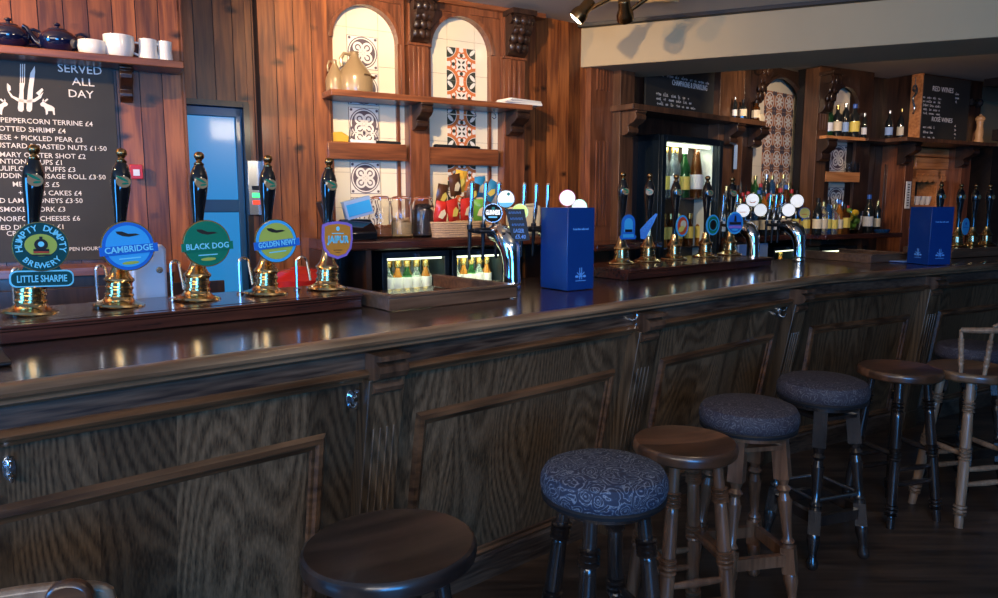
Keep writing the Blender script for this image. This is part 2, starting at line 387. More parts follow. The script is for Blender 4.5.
# plain plaster walls behind the customers, with the window openings daylight comes through
def room_wall(x0, y0, x1, y1, wins):
    d = Vector((x1-x0, y1-y0, 0)); L = d.length; mb = MB(); s = 0
    for a, b in wins+[(L, L)]:
        mb.box(s, a, 0, .12, 0, CEIL)
        if b > a: mb.box(a, b, 0, .12, 0, .95); mb.box(a, b, 0, .12, 2.35, CEIL)
        s = b
    o = struct(mb.build('wall_front', 'plaster')); o.location = (x0, y0, 0); o.rotation_euler = (0, 0, math.atan2(d.y, d.x))
room_wall(-5, -3.1, 9, -3.1, [(5, 7)])
room_wall(-4.9, 5, -4.9, -3.2, [])
# blue glazed door in the recess
sd0 = WA.s(170, 0)
mb = MB(); W_ = sD1-sd0
fw = .05
mb.box(sd0, sd0+fw, .03, .08, 0, DZ); mb.box(sD1-.065, sD1-.03, .03, .08, 0, DZ); mb.box(sd0, sD1, .03, .08, DZ-.05, DZ)
z1 = WA.z(215, 206, 0); mb.box(sd0, sD1-.05, .035, .075, z1-.035, z1+.035); mb.box(sd0, sD1, .03, .08, 0, .9)
d1 = struct(mb.build('door_1', 'door_paint', bevel=.004)); d1.matrix_world = WA.M
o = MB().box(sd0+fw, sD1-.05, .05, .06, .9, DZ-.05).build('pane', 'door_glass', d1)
o = struct(MB().box(sD1-.03, sD1+.0, -.03, .08, 0, DZ+.02).box(sd0-.02, sD1, -.02, .03, DZ, DZ+.03).build('trim_1', 'dark_joinery')); o.matrix_world = WA.M
# dropped plaster beam with its dark timber over it
cw = WA.w(WA.s(571, 0), .0, 0); cw = Vector((cw.x, cw.y, 0))
BM = Frame(cw.x, cw.y, 112)          # runs from the wall out over the customers
zb = EYE+137*cw.y/FPX*1.0; zt = CEIL-.055
rb = ray(571, 68); zb = EYE+rb.z*cw.y/rb.y; rt = ray(571, 29); zt = EYE+rt.z*cw.y/rt.y
o = struct(MB().sweep([(0, zb), (0, zt), (.55, zt), (.55, zb+.0)], -.15, 6.5).build('trim_2', 'plaster', bevel=.006)); o.matrix_world = BM.M
o = struct(MB().sweep([(-.03, zt), (-.03, CEIL+.02), (.5, CEIL+.02), (.5, zt)], -.12, 6.5).build('trim_3', 'black_beam', bevel=.004)); o.matrix_world = BM.M
# cornice strip over the first bar back
o = struct(MB().box(sD1, WA.s(532, 0), -.16, 0, CEIL-.03, CEIL).build('trim_4', 'pine_long', bevel=.004)); o.matrix_world = WA.M
# ================================================================ BAR COUNTER
K = .15
def SHK(k): return Matrix(((1, 0, 0, 0), (0, 1, -k, k*1.05), (0, 0, 1, 0), (0, 0, 0, 1)))    # the front leans in towards the floor
bar = thing('bar_counter', 'long dark oak pub bar with panelled front and moulded top edge', 'bar counter', BAR.o, BAR.rz)
S0, E2 = -1.2, 4.2
I2 = BAR.M.inverted() @ BAR2.M                     # second run in the bar's own space
def off(d):                                        # where the two runs' offset lines meet, in BAR local
    a = math.radians(61-49.5); return Vector((BK+d*math.tan(a/2), -d, 0))
def topplan(d0, d1, z0, z1, m=0):
    mb = MB(); a0, a1 = off(d0), off(d1)
    e0 = I2 @ Vector((E2, -d0, 0)); e1 = I2 @ Vector((E2, -d1, 0))
    P = [(S0, -d0), (a0.x, a0.y), (e0.x, e0.y), (e1.x, e1.y), (a1.x, a1.y), (S0, -d1)]
    vs = [(x, y, z0) for x, y in P]+[(x, y, z1) for x, y in P]
    mb.add(vs, [(0, 1, 4, 5), (1, 2, 3, 4), (6, 7, 10, 11), (7, 8, 9, 10)]+[(i, (i+1) % 6, (i+1) % 6+6, i+6) for i in range(6)], m); return mb
topplan(0, -1.0, 1.045, 1.1).build('countertop', 'bar_top', bar)
def strip(prof, M=None):                           # profile in (d,z) swept round both runs
    mb = MB(); n = len(prof); vs = []
    for d, z in prof: vs.append((S0, -d, z))
    for d, z in prof: q = off(d); vs.append((q.x, q.y, z))
    for d, z in prof: q = I2 @ Vector((E2, -d, 0)); vs.append((q.x, q.y, z))
    fs = [(k*n+i, (k+1)*n+i, (k+1)*n+(i+1) % n, k*n+(i+1) % n) for k in (0, 1) for i in range(n)]+[list(range(n)), [2*n+i for i in range(n)][::-1]]
    for f in fs: pass
    mb.add(vs, fs, 0, False); return mb
strip([(0, 1.099), (.002, 1.103), (.030, 1.102), (.042, 1.096), (.048, 1.086), (.045, 1.076), (.034, 1.070), (.030, 1.064), (.030, 1.058), (.018, 1.054), (.006, 1.046), (0, 1.045)]).build('nosing', 'nosing', bar)
strip([(-.01, .98), (-.01, 1.048), (-.10, 1.048), (-.10, .98)]).build('frieze', 'oak_long', bar)
strip([(-.01, .992), (.012, .988), (.020, .980), (.014, .970), (-.002, .962), (-.006, .952), (-.022, .948), (-.08, .948), (-.08, .992)]).build('rail_moulding', 'oak_mould', bar)
def run(F2, a, b, panels, pils, k_=K):
    """one straight run of leaning front: field, moulded panels, pilasters"""
    T = F2 @ SHK(k_)
    mb = MB(T); mb.box(a, b, .01, .05, 0.0, .96); mb.build('front_board', 'oak_panel', bar)
    mb = MB(T); mb.box(a, b, -.012, .012, 0, .11); mb.sweep([(-.012, .11), (-.004, .125), (.012, .13), (.012, .11)], a, b); mb.build('skirting', 'oak_long', bar)
    for x0, x1, z0, z1 in panels:
        pr = [(0, 0), (.012, -.014), (.028, -.018), (.036, -.008), (.046, -.006), (.055, .004), (.055, .012), (0, .012)]   # across inwards, out of board
        mb = MB(T)
        def seg(p0, p1, q0, q1):                   # outer edge p0-p1, inner direction handled by mitre
            pass
        n = len(pr); vs = []
        for (cx, cz, ux, uz) in ((x0, z0, 1, 1), (x1, z0, -1, 1), (x1, z1, -1, -1), (x0, z1, 1, -1)):
            for w_, y in pr: vs.append((cx+ux*w_, .01+y, cz+uz*w_))
        fs = [(k*n+i, ((k+1) % 4)*n+i, ((k+1) % 4)*n+(i+1) % n, k*n+(i+1) % n) for k in range(4) for i in range(n)]
        mb.add(vs, fs); mb.build('panel_moulding', 'oak_mould', bar)
    for x0, x1 in pils:
        pl = MB(T); pl.box(x0, x1, -.052, .012, 0, .965)
        for k in range(4):
            xx = x0+(x1-x0)*(.22+.19*k); pl.box(xx-.004, xx+.004, -.056, -.05, .30, .80)
        pl.box(x0-.008, x1+.008, -.062, .012, 0, .13)
        p_ = pl.build('pilaster', 'oak_panel', bar, bevel=.003)
        cb = MB(F2); c0, c1 = x0+.012, x1-.012
        prof = [(0, 1.045), (-.118, 1.045), (-.120, 1.03), (-.088, 1.024), (-.108, 1.010), (-.112, .992), (-.104, .976), (-.085, .966), (-.058, .960), (-.072, .950), (-.078, .938), (-.072, .924), (-.055, .914), (-.02, .910), (0, .905)]
        cb.sweep([(y+.03, z) for y, z in prof], c0, c1)
        cb.build('corbel', 'oak_mould_v', p_)
ID = Matrix()
run(ID, S0, BK+.01, [(-.30, .82, .11, .80), (1.155, 2.185, .11, .80), (2.50, 3.515, .11, .80)], [(.925, 1.055), (2.235, 2.365), (3.57, 3.70)], .18)
run(I2, -.01, E2, [(.06, 1.03, .11, .80), (1.35, 2.35, .11, .80)], [(1.10, 1.24), (2.42, 2.56)], .13)
def I2w(a, d, z): return BAR2.w(a, d, z)
# double coat hooks under the rail
def hook(F, px, py, dd, label):
    z = .93
    for _ in range(20): s, z = F.sz(px, py, -.01-K*(1.05-z)+dd)
    t = thing('coat_hook', label, 'hook', F.w(s, -.01-K*(1.05-z)+dd, z), F.rz)
    MB().prism([(.014*math.cos(i*math.pi/6), .030*math.sin(i*math.pi/6)) for i in range(12)], -.004, .004).build('back_plate', 'steel', t, bevel=.001)
    MB().tube([(0, -.002, .014), (0, -.022, .010), (0, -.040, .018), (0, -.046, .032)], .0045).lathe([(0, -.007), (.007, -.003), (.007, .003), (0, .007)], (0, -.046, .036), 10).build('upper_prong', 'chrome', t)
    MB().tube([(0, -.002, -.012), (0, -.018, -.024), (0, -.034, -.022), (0, -.040, -.010)], .0045).lathe([(0, -.007), (.007, -.003), (.007, .003), (0, .007)], (0, -.040, -.006), 10).build('lower_prong', 'chrome', t)
hook(BAR, 9, 468, 0, 'small double coat hook at the far left end of the bar front')
hook(BAR, 350, 399, 0, 'bright double coat hook just left of the nearest scrolled bracket')
hook(BAR, 629, 322, 0.0, 'small metal coat hook under the top edge, left of the middle scrolled bracket')
hook(BAR, 779, 312, 0, 'small metal coat hook catching blue light where the bar front bends')
# ================================================================ BACK BAR JOINERY
def arch_pts(x0, x1, zs, n=22):
    c, r = (x0+x1)/2, (x1-x0)/2
    return [(c-r*math.cos(math.pi*i/n), zs+r*math.sin(math.pi*i/n)) for i in range(n+1)]
def arch_plate(mb, X0, X1, Z1, x0, x1, zs, zb, y0, y1, m=0):
    """upright board X0..X1, zb..Z1 with an arched opening x0..x1 sprung at zs"""
    mb.box(X0, x0, y0, y1, zb, zs, m); mb.box(x1, X1, y0, y1, zb, zs, m)
    P = arch_pts(x0, x1, zs); mb.box(X0, x0, y0, y1, zs, Z1, m); mb.box(x1, X1, y0, y1, zs, Z1, m)
    for (a, za), (b, zb_) in zip(P, P[1:]): mb.prism([(a, za), (b, zb_), (b, Z1), (a, Z1)], y0, y1, m)
def arch_ring(mb, x0, x1, zs, t, y0, y1, m=0):
    P = arch_pts(x0, x1, zs); Q = arch_pts(x0-t, x1+t, zs)
    for i in range(len(P)-1): mb.prism([P[i], P[i+1], Q[i+1], Q[i]], y0, y1, m)
def tiles(mb, x0, x1, z0, z1, y, w, h, ox, oz, clip=None):
    """square tiles with grout gaps; clip(x,z) keeps tiles under the arch"""
    mb.box(x0, x1, y, y+.02, z0, z1, 1)
    i = math.floor((x0-ox)/w)
    while ox+i*w < x1:
        j = math.floor((z0-oz)/h)
        while oz+j*h < z1:
            a, b = max(x0, ox+i*w+.0015), min(x1, ox+(i+1)*w-.0015); c, d = max(z0, oz+j*h+.0015), min(z1, oz+(j+1)*h-.0015)
            if b > a and d > c: mb.box(a, b, y-.004, y, c, d, 0)
            j += 1
        i += 1
def motif_grey(mb, cx, cz, w, y):
    r = w/2; mb.box(cx-r, cx+r, y-.0045, y-.003, cz-r, cz+r, 0)
    mb.box(cx-r*.97, cx+r*.97, y-.0055, y-.004, cz-r*.97, cz+r*.97, 1)
    mb.ring(cx, cz, r*.80, r*.96, y-.0055, .0012, m=0); mb.ring(cx, cz, r*.83, r*.90, y-.0065, .0012, m=1)
    mb.disc(cx, cz, r*.80, y-.0055, .0012, m=0)
    for k in range(4):
        a = math.pi/4+k*math.pi/2; x, z = cx+r*.42*math.cos(a), cz+r*.42*math.sin(a)
        mb.ring(x, z, r*.20, r*.34, y-.0068, .0012, m=1, n=16); mb.disc(x, z, r*.12, y-.0068, .0012, m=1, n=10)
        b = k*math.pi/2; x, z = cx+r*.62*math.cos(b), cz+r*.62*math.sin(b)
        mb.disc(x, z, r*.12, y-.0068, .0012, m=0, n=8)
        mb.disc(cx+r*.2*math.cos(a), cz+r*.2*math.sin(a), r*.22, y-.007, .001, sx=1, sz=.35, m=1, n=10, rot=a)
        mb.disc(cx+r*.92*math.cos(a)*1.3, cz+r*.92*math.sin(a)*1.3, r*.09, y-.0068, .001, m=0, n=8)
def motif_orange(mb, cx, cz, w, y):
    r = w/2; mb.box(cx-r, cx+r, y-.0045, y-.003, cz-r, cz+r, 0)
    for sx in (-1, 1):
        for sz in (-1, 1):                     # green corners holding a white leaf, bounded by an orange arc
            mb.prism([(cx+sx*r, cz+sz*r)]+[(cx+sx*r*(1-.62*math.cos(k*math.pi/16)), cz+sz*r*(1-.62*math.sin(k*math.pi/16))) for k in range(9)], y-.0055, y-.004, 2)
            a0 = math.degrees(math.atan2(-sz, -sx))
            mb.ring(cx+sx*r, cz+sz*r, r*.66, r*.86, y-.0055, .0012, a0-45, a0+45, 12, m=1)
            ang = math.atan2(sz, sx); mb.disc(cx+sx*r*.78, cz+sz*r*.78, r*.26, y-.0070, .0012, sx=1, sz=.45, m=0, n=10, rot=ang)
            mb.disc(cx+sx*r*.15, cz+sz*r*.15, r*.13, y-.0070, .001, sx=1, sz=.5, m=2, n=8, rot=ang)
    for k in range(4):
        b = k*math.pi/2; x, z = cx+r*.55*math.cos(b), cz+r*.55*math.sin(b)
        mb.disc(x, z, r*.12, y-.0070, .001, m=2, n=8)
        for q in (-1, 1):
            mb.ring(x+q*r*.16*math.sin(b), z+q*r*.16*math.cos(b), r*.13, r*.22, y-.0066, .001, m=1, n=12)
def motif_star(mb, cx, cz, w, y):
    r = w/2; mb.box(cx-r*.98, cx+r*.98, y-.0055, y-.003, cz-r*.98, cz+r*.98, 0)
    for k in range(8):
        a = k*math.pi/4
        mb.disc(cx+r*.38*math.cos(a), cz+r*.38*math.sin(a), r*.30, y-.0068, .0012, sx=1, sz=.36, m=1, n=8, rot=a)
    mb.ring(cx, cz, r*.78, r*.88, y-.0068, .0012, m=1, n=20)
    for k in range(4):
        a = math.pi/4+k*math.pi/2; mb.disc(cx+r*1.12*math.cos(a), cz+r*1.12*math.sin(a), r*.24, y-.0068, .0012, m=2, n=8)
        mb.disc(cx+r*.62*math.cos(a+.39), cz+r*.62*math.sin(a+.39), r*.10, y-.0074, .001, m=2, n=6)
def scroll_corbel(mb, x0, x1, y, zt, h, dep, m=0):      # S shaped bracket, back at y, sticking out to y-dep
    prof = [(0, 0), (-dep, 0), (-dep*1.02, -.07*h), (-dep*.92, -.12*h), (-dep, -.22*h), (-dep*.97, -.34*h), (-dep*.80, -.46*h), (-dep*.52, -.56*h), (-dep*.42, -.64*h), (-dep*.5, -.74*h), (-dep*.48, -.86*h), (-dep*.3, -.96*h), (0, -h)]
    mb.sweep([(y+a, zt+b) for a, b in prof], x0, x1, m)
def carved_corbel(mb, x0, x1, y, zt, h, dep, m=0):      # large carved console with leaf bumps
    scroll_corbel(mb, x0+.01, x1-.01, y, zt, h, dep, m)
    w_ = x1-x0
    mb.box(x0-.01, x1+.01, y-dep*1.15, y, zt, zt+.03, m)
    for j in range(4):                                 # overlapping carved acanthus lobes
        for i, an in ((-1, .55), (1, -.55), (0, 0)):
            c = Matrix.Translation((x0+w_*(.5+.27*i), y-dep*(.93-.17*j)-(.004 if i else .012), zt-h*(.16+.21*j))) @ Matrix.Rotation(an, 4, 'Y')
            mb.lathe([(0, -h*.13), (w_*.10, -h*.10), (w_*.19, -h*.02), (w_*.17, h*.06), (w_*.07, h*.12), (0, h*.14)], n=10, m=m, M=c, sy=.55)
    for sx in (x0+.004, x1-.004):
        mb.cyl((sx-.010, y-dep*.72, zt-h*.12), (sx+.010, y-dep*.72, zt-h*.12), h*.12, n=16, m=m)
def flutes(mb, x0, x1, y, z0, z1, n=3, m=0):
    w_ = (x1-x0)/(2*n+1)
    for i in range(n): mb.box(x0+w_*(2*i+1), x0+w_*(2*i+2), y-.008, y, z0, z1, m)

# ---- first bar back: two arched niches -------------------------------------
FD = .13; TD = .075                                                # face of the joinery
fa = thing('arched_back_bar', 'stained pine back bar with two arched tiled niches behind the nearest beer pumps', 'back bar', WA.w(0, 0, 0), WA.rz)
def sA(px, d=FD, z=2.3): return WA.s(px, d, z)
CZA = 1.315; SHZ = 2.125
x1a, x1b = sA(333), sA(398); x2a, x2b = sA(431), sA(491)
zs1 = WA.z(398, 34, FD); zs2 = WA.z(491, 48, FD)
r1 = (x1b-x1a)/2; zs1 = min(zs1, CEIL-.10-r1); zs2 = zs1
mb = MB(); tiles(mb, x1a+.0, x1b+.06, CZA, CEIL-.03, -TD, .19, .205, sA(347, TD), .05); tiles(mb, x2a-.0, x2b+.08, CZA, CEIL-.03, -TD, .19, .205, sA(447, TD), .05); mb.build('tile_panel', ['tile', 'grout'], fa)
tw = .185
cg = (sA(347, TD, 2.35)+sA(377, TD, 2.35))/2; co = (sA(447, TD, 2.35)+sA(474, TD, 2.35))/2
for y in (53, 89, 124, 142, 178, 213):
    q = MB(); motif_grey(q, cg, WA.z(362, y, TD), tw, -TD-.002); q.build('patterned_tile', ['tile_grey', 'tile_white'], fa)['label'] = 'cream tile with a dark grey rose window pattern'
for y in (65, 98, 131.5, 175, 208):
    q = MB(); motif_orange(q, co, WA.z(460, y, TD), tw*1.08, -TD-.002); q.build('patterned_tile', ['tile_white', 'tile_orange', 'tile_green'], fa)['label'] = 'cream tile with an orange and dark green scroll pattern'
for (a, b, X0, X1) in ((x1a, x1b, x1a-.03, sA(404)), (x2a, x2b, sA(427), sA(503))):
    mb = MB(); arch_plate(mb, X0, X1, CEIL-.03, a, b, zs1, SHZ, -FD, -FD+.03); mb.box(b, b+.02, -FD+.03, 0, CZA, zs1); mb.box(a-.02, a, -FD+.03, 0, CZA, zs1)
    arch_ring(mb, a, b, zs1, .022, -FD-.012, -FD)
    P = arch_pts(a, b, zs1)
    for (u, zu), (v, zv) in zip(P, P[1:]): mb.prism([(u, zu), (v, zv), (v, zv+.01), (u, zu+.01)], -FD+.03, 0)
    mb.box(X0, X1, -FD-.01, -FD, CEIL-.07, CEIL-.03); mb.box(X1-.02, X1, -FD-.012, -FD, SHZ, CEIL-.06)
    mb.build('arch_frame', 'pine_plain', fa, bevel=.002)
def pier(px0, px1, cpx0, cpx1, zct, zcb):
    a, b = sA(px0, .16), sA(px1, .16); mb = MB(); mb.box(a, b, -.16, 0, CZA, CEIL-.03)
    flutes(mb, a+.012, b-.012, -.16, SHZ+.02, WA.z(px0, zcb, .16)-.02, 3); mb.box(a-.008, b+.008, -.17, 0, WA.z(px0, zcb, .16)-.015, WA.z(px0, zcb, .16))
    o = mb.build('pier', 'pine_plain', fa, bevel=.002)
    c = MB(); carved_corbel(c, a, b, -.16, CEIL-.06, CEIL-.06-WA.z(px0, zcb, .16), .11); c.build('carved_corbel', 'dark_joinery', o)
pier(409, 429, 411, 431, 0, 42); pier(504, 525, 505, 530, 20, 56)
for p0, p1 in ((414, 426), (509, 522)):
    mb = MB(); scroll_corbel(mb, sA(p0, .2), sA(p1, .2), -.16, SHZ-.035, .15, .14); mb.build('shelf_bracket', 'dark_joinery', fa, bevel=.003)
mb = MB().box(sA(331, .30, SHZ)+.0, sA(533, .30, SHZ), -.30, 0, SHZ-.035, SHZ); mb.build('display_shelf', 'pine_long', fa, bevel=.004)
for (a, b, t, bt) in ((sA(328, .15, 1.85), sA(406, .14, 1.85), 143, 160), (sA(424, .14, 1.85), sA(498, .14, 1.85), 148, 165)):
    zt_ = WA.z(370 if a < 1.4 else 460, t, .15); zb_ = WA.z(370 if a < 1.4 else 460, bt, .15)
    MB().box(a, b, -.15, 0, zb_, zt_).build('middle_rail', 'pine_long', fa, bevel=.004)
ZMR = WA.z(370, 143, .15); ZMR2 = WA.z(460, 148, .15)
# counter under the niches
ca = thing('back_counter', 'dark wooden back counter under the arched niches, jars and crisps on it', 'counter', WA.w(0, 0, 0), WA.rz)
c0, c1 = sA(322, .5), WA.s(533, .3)
MB().box(c0, c1+.1, -.50, 0, CZA-.06, CZA).sweep([(-.50, CZA-.06), (-.515, CZA-.05), (-.515, CZA-.012), (-.50, CZA)], c0, c1+.1).build('countertop', 'mahogany', ca, bevel=.003)
cf0, cf1 = WA.s(373, .48), c1+.1
MB().box(c0, c0+.03, -.49, -.02, 0, CZA-.06).box(cf1-.03, cf1, -.49, -.02, 0, CZA-.06).box(cf0-.05, cf0-.02, -.49, -.02, 0, CZA-.06).box(c0, cf1, -.04, -.02, 0, CZA-.06).build('carcass', 'dark_joinery', ca)
wall_end = c1

# ---- left shelf over the menu board -------------------------------------
zl = 2.165
sl0, sl1 = -1.2, WA.s(184, .48, zl)
ls = thing('wall_shelf', 'stained pine wall shelf with a curved bracket above the large food menu board', 'shelf', WA.w(0, .3, zl), WA.rz)
MB().box(sl0, sl1, -.18, 0, -.035, 0).build('shelf_board', 'pine_long', ls, bevel=.004)
mb = MB(); scroll_corbel(mb, WA.s(119, .34, 2.08), WA.s(132, .34, 2.08), 0, -.035, .15, .13); mb.build('bracket', 'dark_joinery', ls, bevel=.004)
# ---- menu board ---------------------------------------------------------
d_ = .318
def board(name, label, F, d, x0, x1, z0, z1, lines, extra=None, frame=True, cat='chalkboard'):
    t = thing(name, label, cat, F.w(0, d, 0), F.rz)
    MB().box(x0, x1, 0, .018, z0, z1).build('panel', 'board', t, bevel=.001)
    mb = MB()
    for s, size, x, z, al, w_ in lines: mb.text(s, size, Matrix.Translation((x, -.0012, z)), 0, al, w_, bold=.004)
    if extra: extra(mb)
    mb.build('chalk_writing', 'chalk', t)
    return t
L_ = []
def ln(s, px, py, size, px0=None, d=d_):
    x, z = WA.sz(px, py, d); w_ = None
    if px0 is not None: w_ = x-WA.s(px0, d, z)
    L_.append((s, size, x, z, 'RIGHT', w_))
ln('SERVED', 102, 75, .052, 58); ln('ALL', 94.5, 86.5, .048, 72); ln('DAY', 94, 98.5, .048, 69)
for s, px, py in (('CON PEPPERCORN TERRINE £4', 93, 126.5), ('POTTED SHRIMP £4', 66, 133.5), ('CHEESE + PICKLED PEAR £3', 83, 142.5), ('CUSTARD ROASTED NUTS £1·50', 107, 151), ('MARY OYSTER SHOT £2', 86, 159),
                  ('VENTION SOUPS £1', 63.5, 165), ('CAULIFLOWER PUFFS £3', 76, 172), ('PUDDING SAUSAGE ROLL £3·50', 106, 179.5), ('MEAT PIES £5', 60, 187), ('+ CRAB CAKES £4', 82, 195.5),
                  ('CURED LAMB KIDNEYS £3·50', 83, 203), ('SMOKED PORK £3', 66, 211.5), ('+ NORFOLK CHEESES £6', 80.5, 220.5), ('FRIED DUCK EGG £1', 65, 229), ('CRACKLING', 52, 235), ('AVAILABLE ALL OPEN HOURS', 101, 250)):
    ln(s, px, py, .031 if 'OPEN' not in s else .024)
bx1 = WA.s(113, d_, 2.1); bz1 = WA.z(60, 57, d_); bz0 = WA.z(60, 261, d_)
def emblem(mb):
    def q(px, py): return WA.sz(px, py, d_)
    def poly(pts): mb.prism([q(*p) for p in pts], -.0016, -.0010)
    for x in (20.2, 22.2, 24.2): poly([(x, 64), (x+.9, 64), (x+.7, 84), (x-.2, 84)])
    poly([(19.6, 83), (25, 83), (23.6, 90), (23.8, 110), (22, 112), (18.6, 111), (17.8, 108), (19.6, 92)])
    poly([(34.8, 66), (35.2, 72), (33, 90), (32, 110), (30, 112), (27, 111), (26.4, 108), (28, 90), (30.4, 73)])
    P = [(6.5, 84), (8, 90), (13, 96), (20, 99), (27, 100), (34, 99), (40, 95), (43, 91)]
    Q = [(7.5, 91), (11, 97), (18, 101.5), (26, 103), (35, 102), (41, 98), (43.5, 92)]
    for i in range(6): poly([P[i], P[i+1], Q[i+1] if i < 6 else Q[-1], Q[i]])
    poly([(36, 93), (42, 88), (43.5, 90), (39, 96)]); poly([(7, 83), (10.5, 86), (11, 90), (8, 92)])
    for ox, sg in ((47, 1), (1, -1)):
        def d(pts): poly([(ox+sg*x, y) for x, y in pts])
        d([(-7, 104), (-4, 101), (0, 104), (5, 106), (7.5, 108), (8, 115), (6.5, 115), (5.5, 111), (1, 111), (1, 114), (-1, 115), (-1.5, 110), (-3, 107), (-6, 106)])
        d([(-5, 101), (-3.5, 98.5), (-3, 101)]); d([(-3, 101), (0, 98.5), (1.4, 99.5), (-1.5, 102)])
board('menu_chalkboard', 'large grey chalkboard of food and prices headed with a fork and knife emblem', WA, d_, -1.15, bx1, bz0, bz1, L_, emblem)
# back worktop and dark cupboards under the menu board
t = thing('low_back_cupboard', 'dark wooden cupboard with a worktop under the food menu board', 'cupboard', WA.w(0, .3, 0), WA.rz)
zc = WA.z(60, 268, .55)
MB().box(-1.3, WA.s(176, .5)-.02, -.25, 0, zc-.04, zc).build('worktop', 'pine_long', t, bevel=.003)
MB().box(-1.28, WA.s(176, .5)-.05, -.22, 0, 0, zc-.04).build('carcass', 'dark_joinery', t)
for k in range(4): MB().box(-1.25+k*.42, -.86+k*.42, -.235, -.22, .1, zc-.09).build('cupboard_door', 'dark_joinery', t, bevel=.004)

# ---- second bar back: tall fridge, star tile arch -----------------------
CZB = 1.245; SBZ = 2.20
FZ1 = WB.z(686, 137, .12)
fb = thing('fridge_back_bar', 'dark stained back bar around a tall wine fridge and a tall arch of star tiles', 'back bar', WB.w(0, 0, 0), WB.rz)
def sB(px, d=.1, z=2.15): return WB.s(px, d, z)
MB().box(sB(618), sB(632), -.12, .02, 0, CEIL).box(sB(717), sB(741), -.12, .02, 0, CEIL).build('upright_board', 'tan_joinery', fb, bevel=.003)
mb = MB(); flutes(mb, sB(600), sB(616), -.05, 1.35, 1.95, 4); flutes(mb, sB(600), sB(616), -.05, 2.3, 2.6, 5); mb.box(sB(596), sB(618), -.05, .02, 0, CEIL); mb.build('fluted_pilaster', 'pine_plain', fb)
mb = MB(); scroll_corbel(mb, sB(620), sB(630), -.12, SBZ-.04, .17, .13); mb.build('shelf_bracket', 'tan_joinery', fb, bevel=.003)
for p0 in (722, 746):
    mb = MB(); scroll_corbel(mb, sB(p0), sB(p0+8), -.12, SBZ-.04, .17, .13); mb.build('shelf_bracket', 'dark_joinery', fb, bevel=.003)
MB().box(sB(632), sB(717), -.02, .0, FZ1, CEIL).build('back_board', 'dark_joinery', fb)
MB().box(sB(632, .25), WB.s(765, .25, SBZ), -.26, 0, SBZ-.04, SBZ).build('display_shelf', 'tan_joinery', fb, bevel=.003)
bx = (sB(752, .1), sB(804, .1)); zsB = CEIL-.10-(bx[1]-bx[0])/2
mb = MB(); tiles(mb, bx[0]-.05, bx[1]+.05, CZB, CEIL-.02, 0, .2, .2, bx[0], .05); mb.build('tile_panel', ['tile', 'grout'], fb)
mb = MB(); arch_plate(mb, sB(741), sB(815), CEIL-.02, bx[0], bx[1], zsB, CZB, -.12, -.09); arch_ring(mb, bx[0], bx[1], zsB, .03, -.135, -.12); mb.box(bx[1], bx[1]+.02, -.09, 0, CZB, zsB+.1); mb.build('arch_frame', 'dark_joinery', fb, bevel=.002)
mb = MB(); carved_corbel(mb, sB(746), sB(755), -.12, CEIL-.07, .3, .12); flutes(mb, sB(742), sB(750), -.12, SBZ+.03, SBZ+.2, 3); mb.build('carved_corbel', 'dark_joinery', fb)
t0, t1 = WB.s(763, 0, 2.3), WB.s(792, 0, 2.3); nt_ = 2; tw = (t1-t0)/3; zt = WB.z(776, 92, 0)
for j in range(7):
    for i in range(3):
        z = zt-tw*(j+.5)
        if z > CZB+.05: q = MB(); motif_star(q, t0+tw*(i+.5), z, tw, -.002); q.build('patterned_tile', ['tile_brown', 'tile_white', 'tile_grey'], fb)['label'] = 'brown and orange tile with a white eight petal star'
cb = thing('back_counter', 'dark reddish back counter crowded with spirit bottles behind the chrome fonts', 'counter', WB.w(0, 0, 0), WB.rz)
MB().box(WB.s(598, .42), sB(630), -.42, -.0, CZB-.045, CZB).build('side_worktop', 'mahogany', cb, bevel=.004)
MB().box(sB(717), WB.s(812, .4)+.25, -.42, 0, CZB-.045, CZB).build('countertop', 'mahogany', cb, bevel=.004)
MB().box(sB(717)+.02, sB(717)+.05, -.38, 0, 0, CZB-.045).box(WB.s(767, .38), WB.s(767, .38)+.03, -.38, 0, 0, CZB-.045).box(sB(717), WB.s(812, .4)+.1, -.03, 0, 0, CZB-.045).build('carcass', 'dark_joinery', cb)
# ---- third bar back -----------------------------------------------------
CZC = 1.245; SCZ = 2.115
fc = thing('whisky_back_bar', 'dark stained back bar with a small arched niche and shelf of whisky bottles', 'back bar', WC.w(0, 0, 0), WC.rz)
def sC(px, d=.1, z=2.05): return WC.s(px, d, z)
cx_ = (sC(829), sC(854)); zsC = WC.z(854, 108, .1)
mb = MB(); tiles(mb, cx_[0]-.03, cx_[1]+.03, CZC, CEIL-.02, 0, .2, .2, cx_[0], .05); mb.build('tile_panel', ['tile', 'grout'], fc)
mb = MB(); arch_plate(mb, sC(815), sC(868), CEIL-.0, cx_[0], cx_[1], zsC, CZC, -.12, -.09); arch_ring(mb, cx_[0], cx_[1], zsC, .02, -.13, -.12); mb.build('arch_frame', 'dark_joinery', fc, bevel=.002)
mb = MB().box(sC(815, .14), sC(826, .14), -.15, 0, 0, CEIL-.02); flutes(mb, sC(816, .14), sC(825, .14), -.15, SCZ+.05, SCZ+.35, 3); pr_ = mb.build('pier', 'tan_joinery', fc, bevel=.002)
mb = MB(); carved_corbel(mb, sC(816, .15), sC(826, .15), -.15, CEIL-.1, .32, .13); mb.build('carved_corbel', 'dark_joinery', pr_)
mb = MB(); scroll_corbel(mb, sC(817, .15), sC(826, .15), -.15, SCZ-.03, .2, .12); mb.build('shelf_bracket', 'dark_joinery', fc, bevel=.003)
MB().box(sC(824, .2), sC(868, .2), -.22, 0, SCZ-.03, SCZ).build('display_shelf', 'orange_pine', fc, bevel=.003)
zm = WC.z(840, 172, .13); zm2 = WC.z(840, 182, .13)
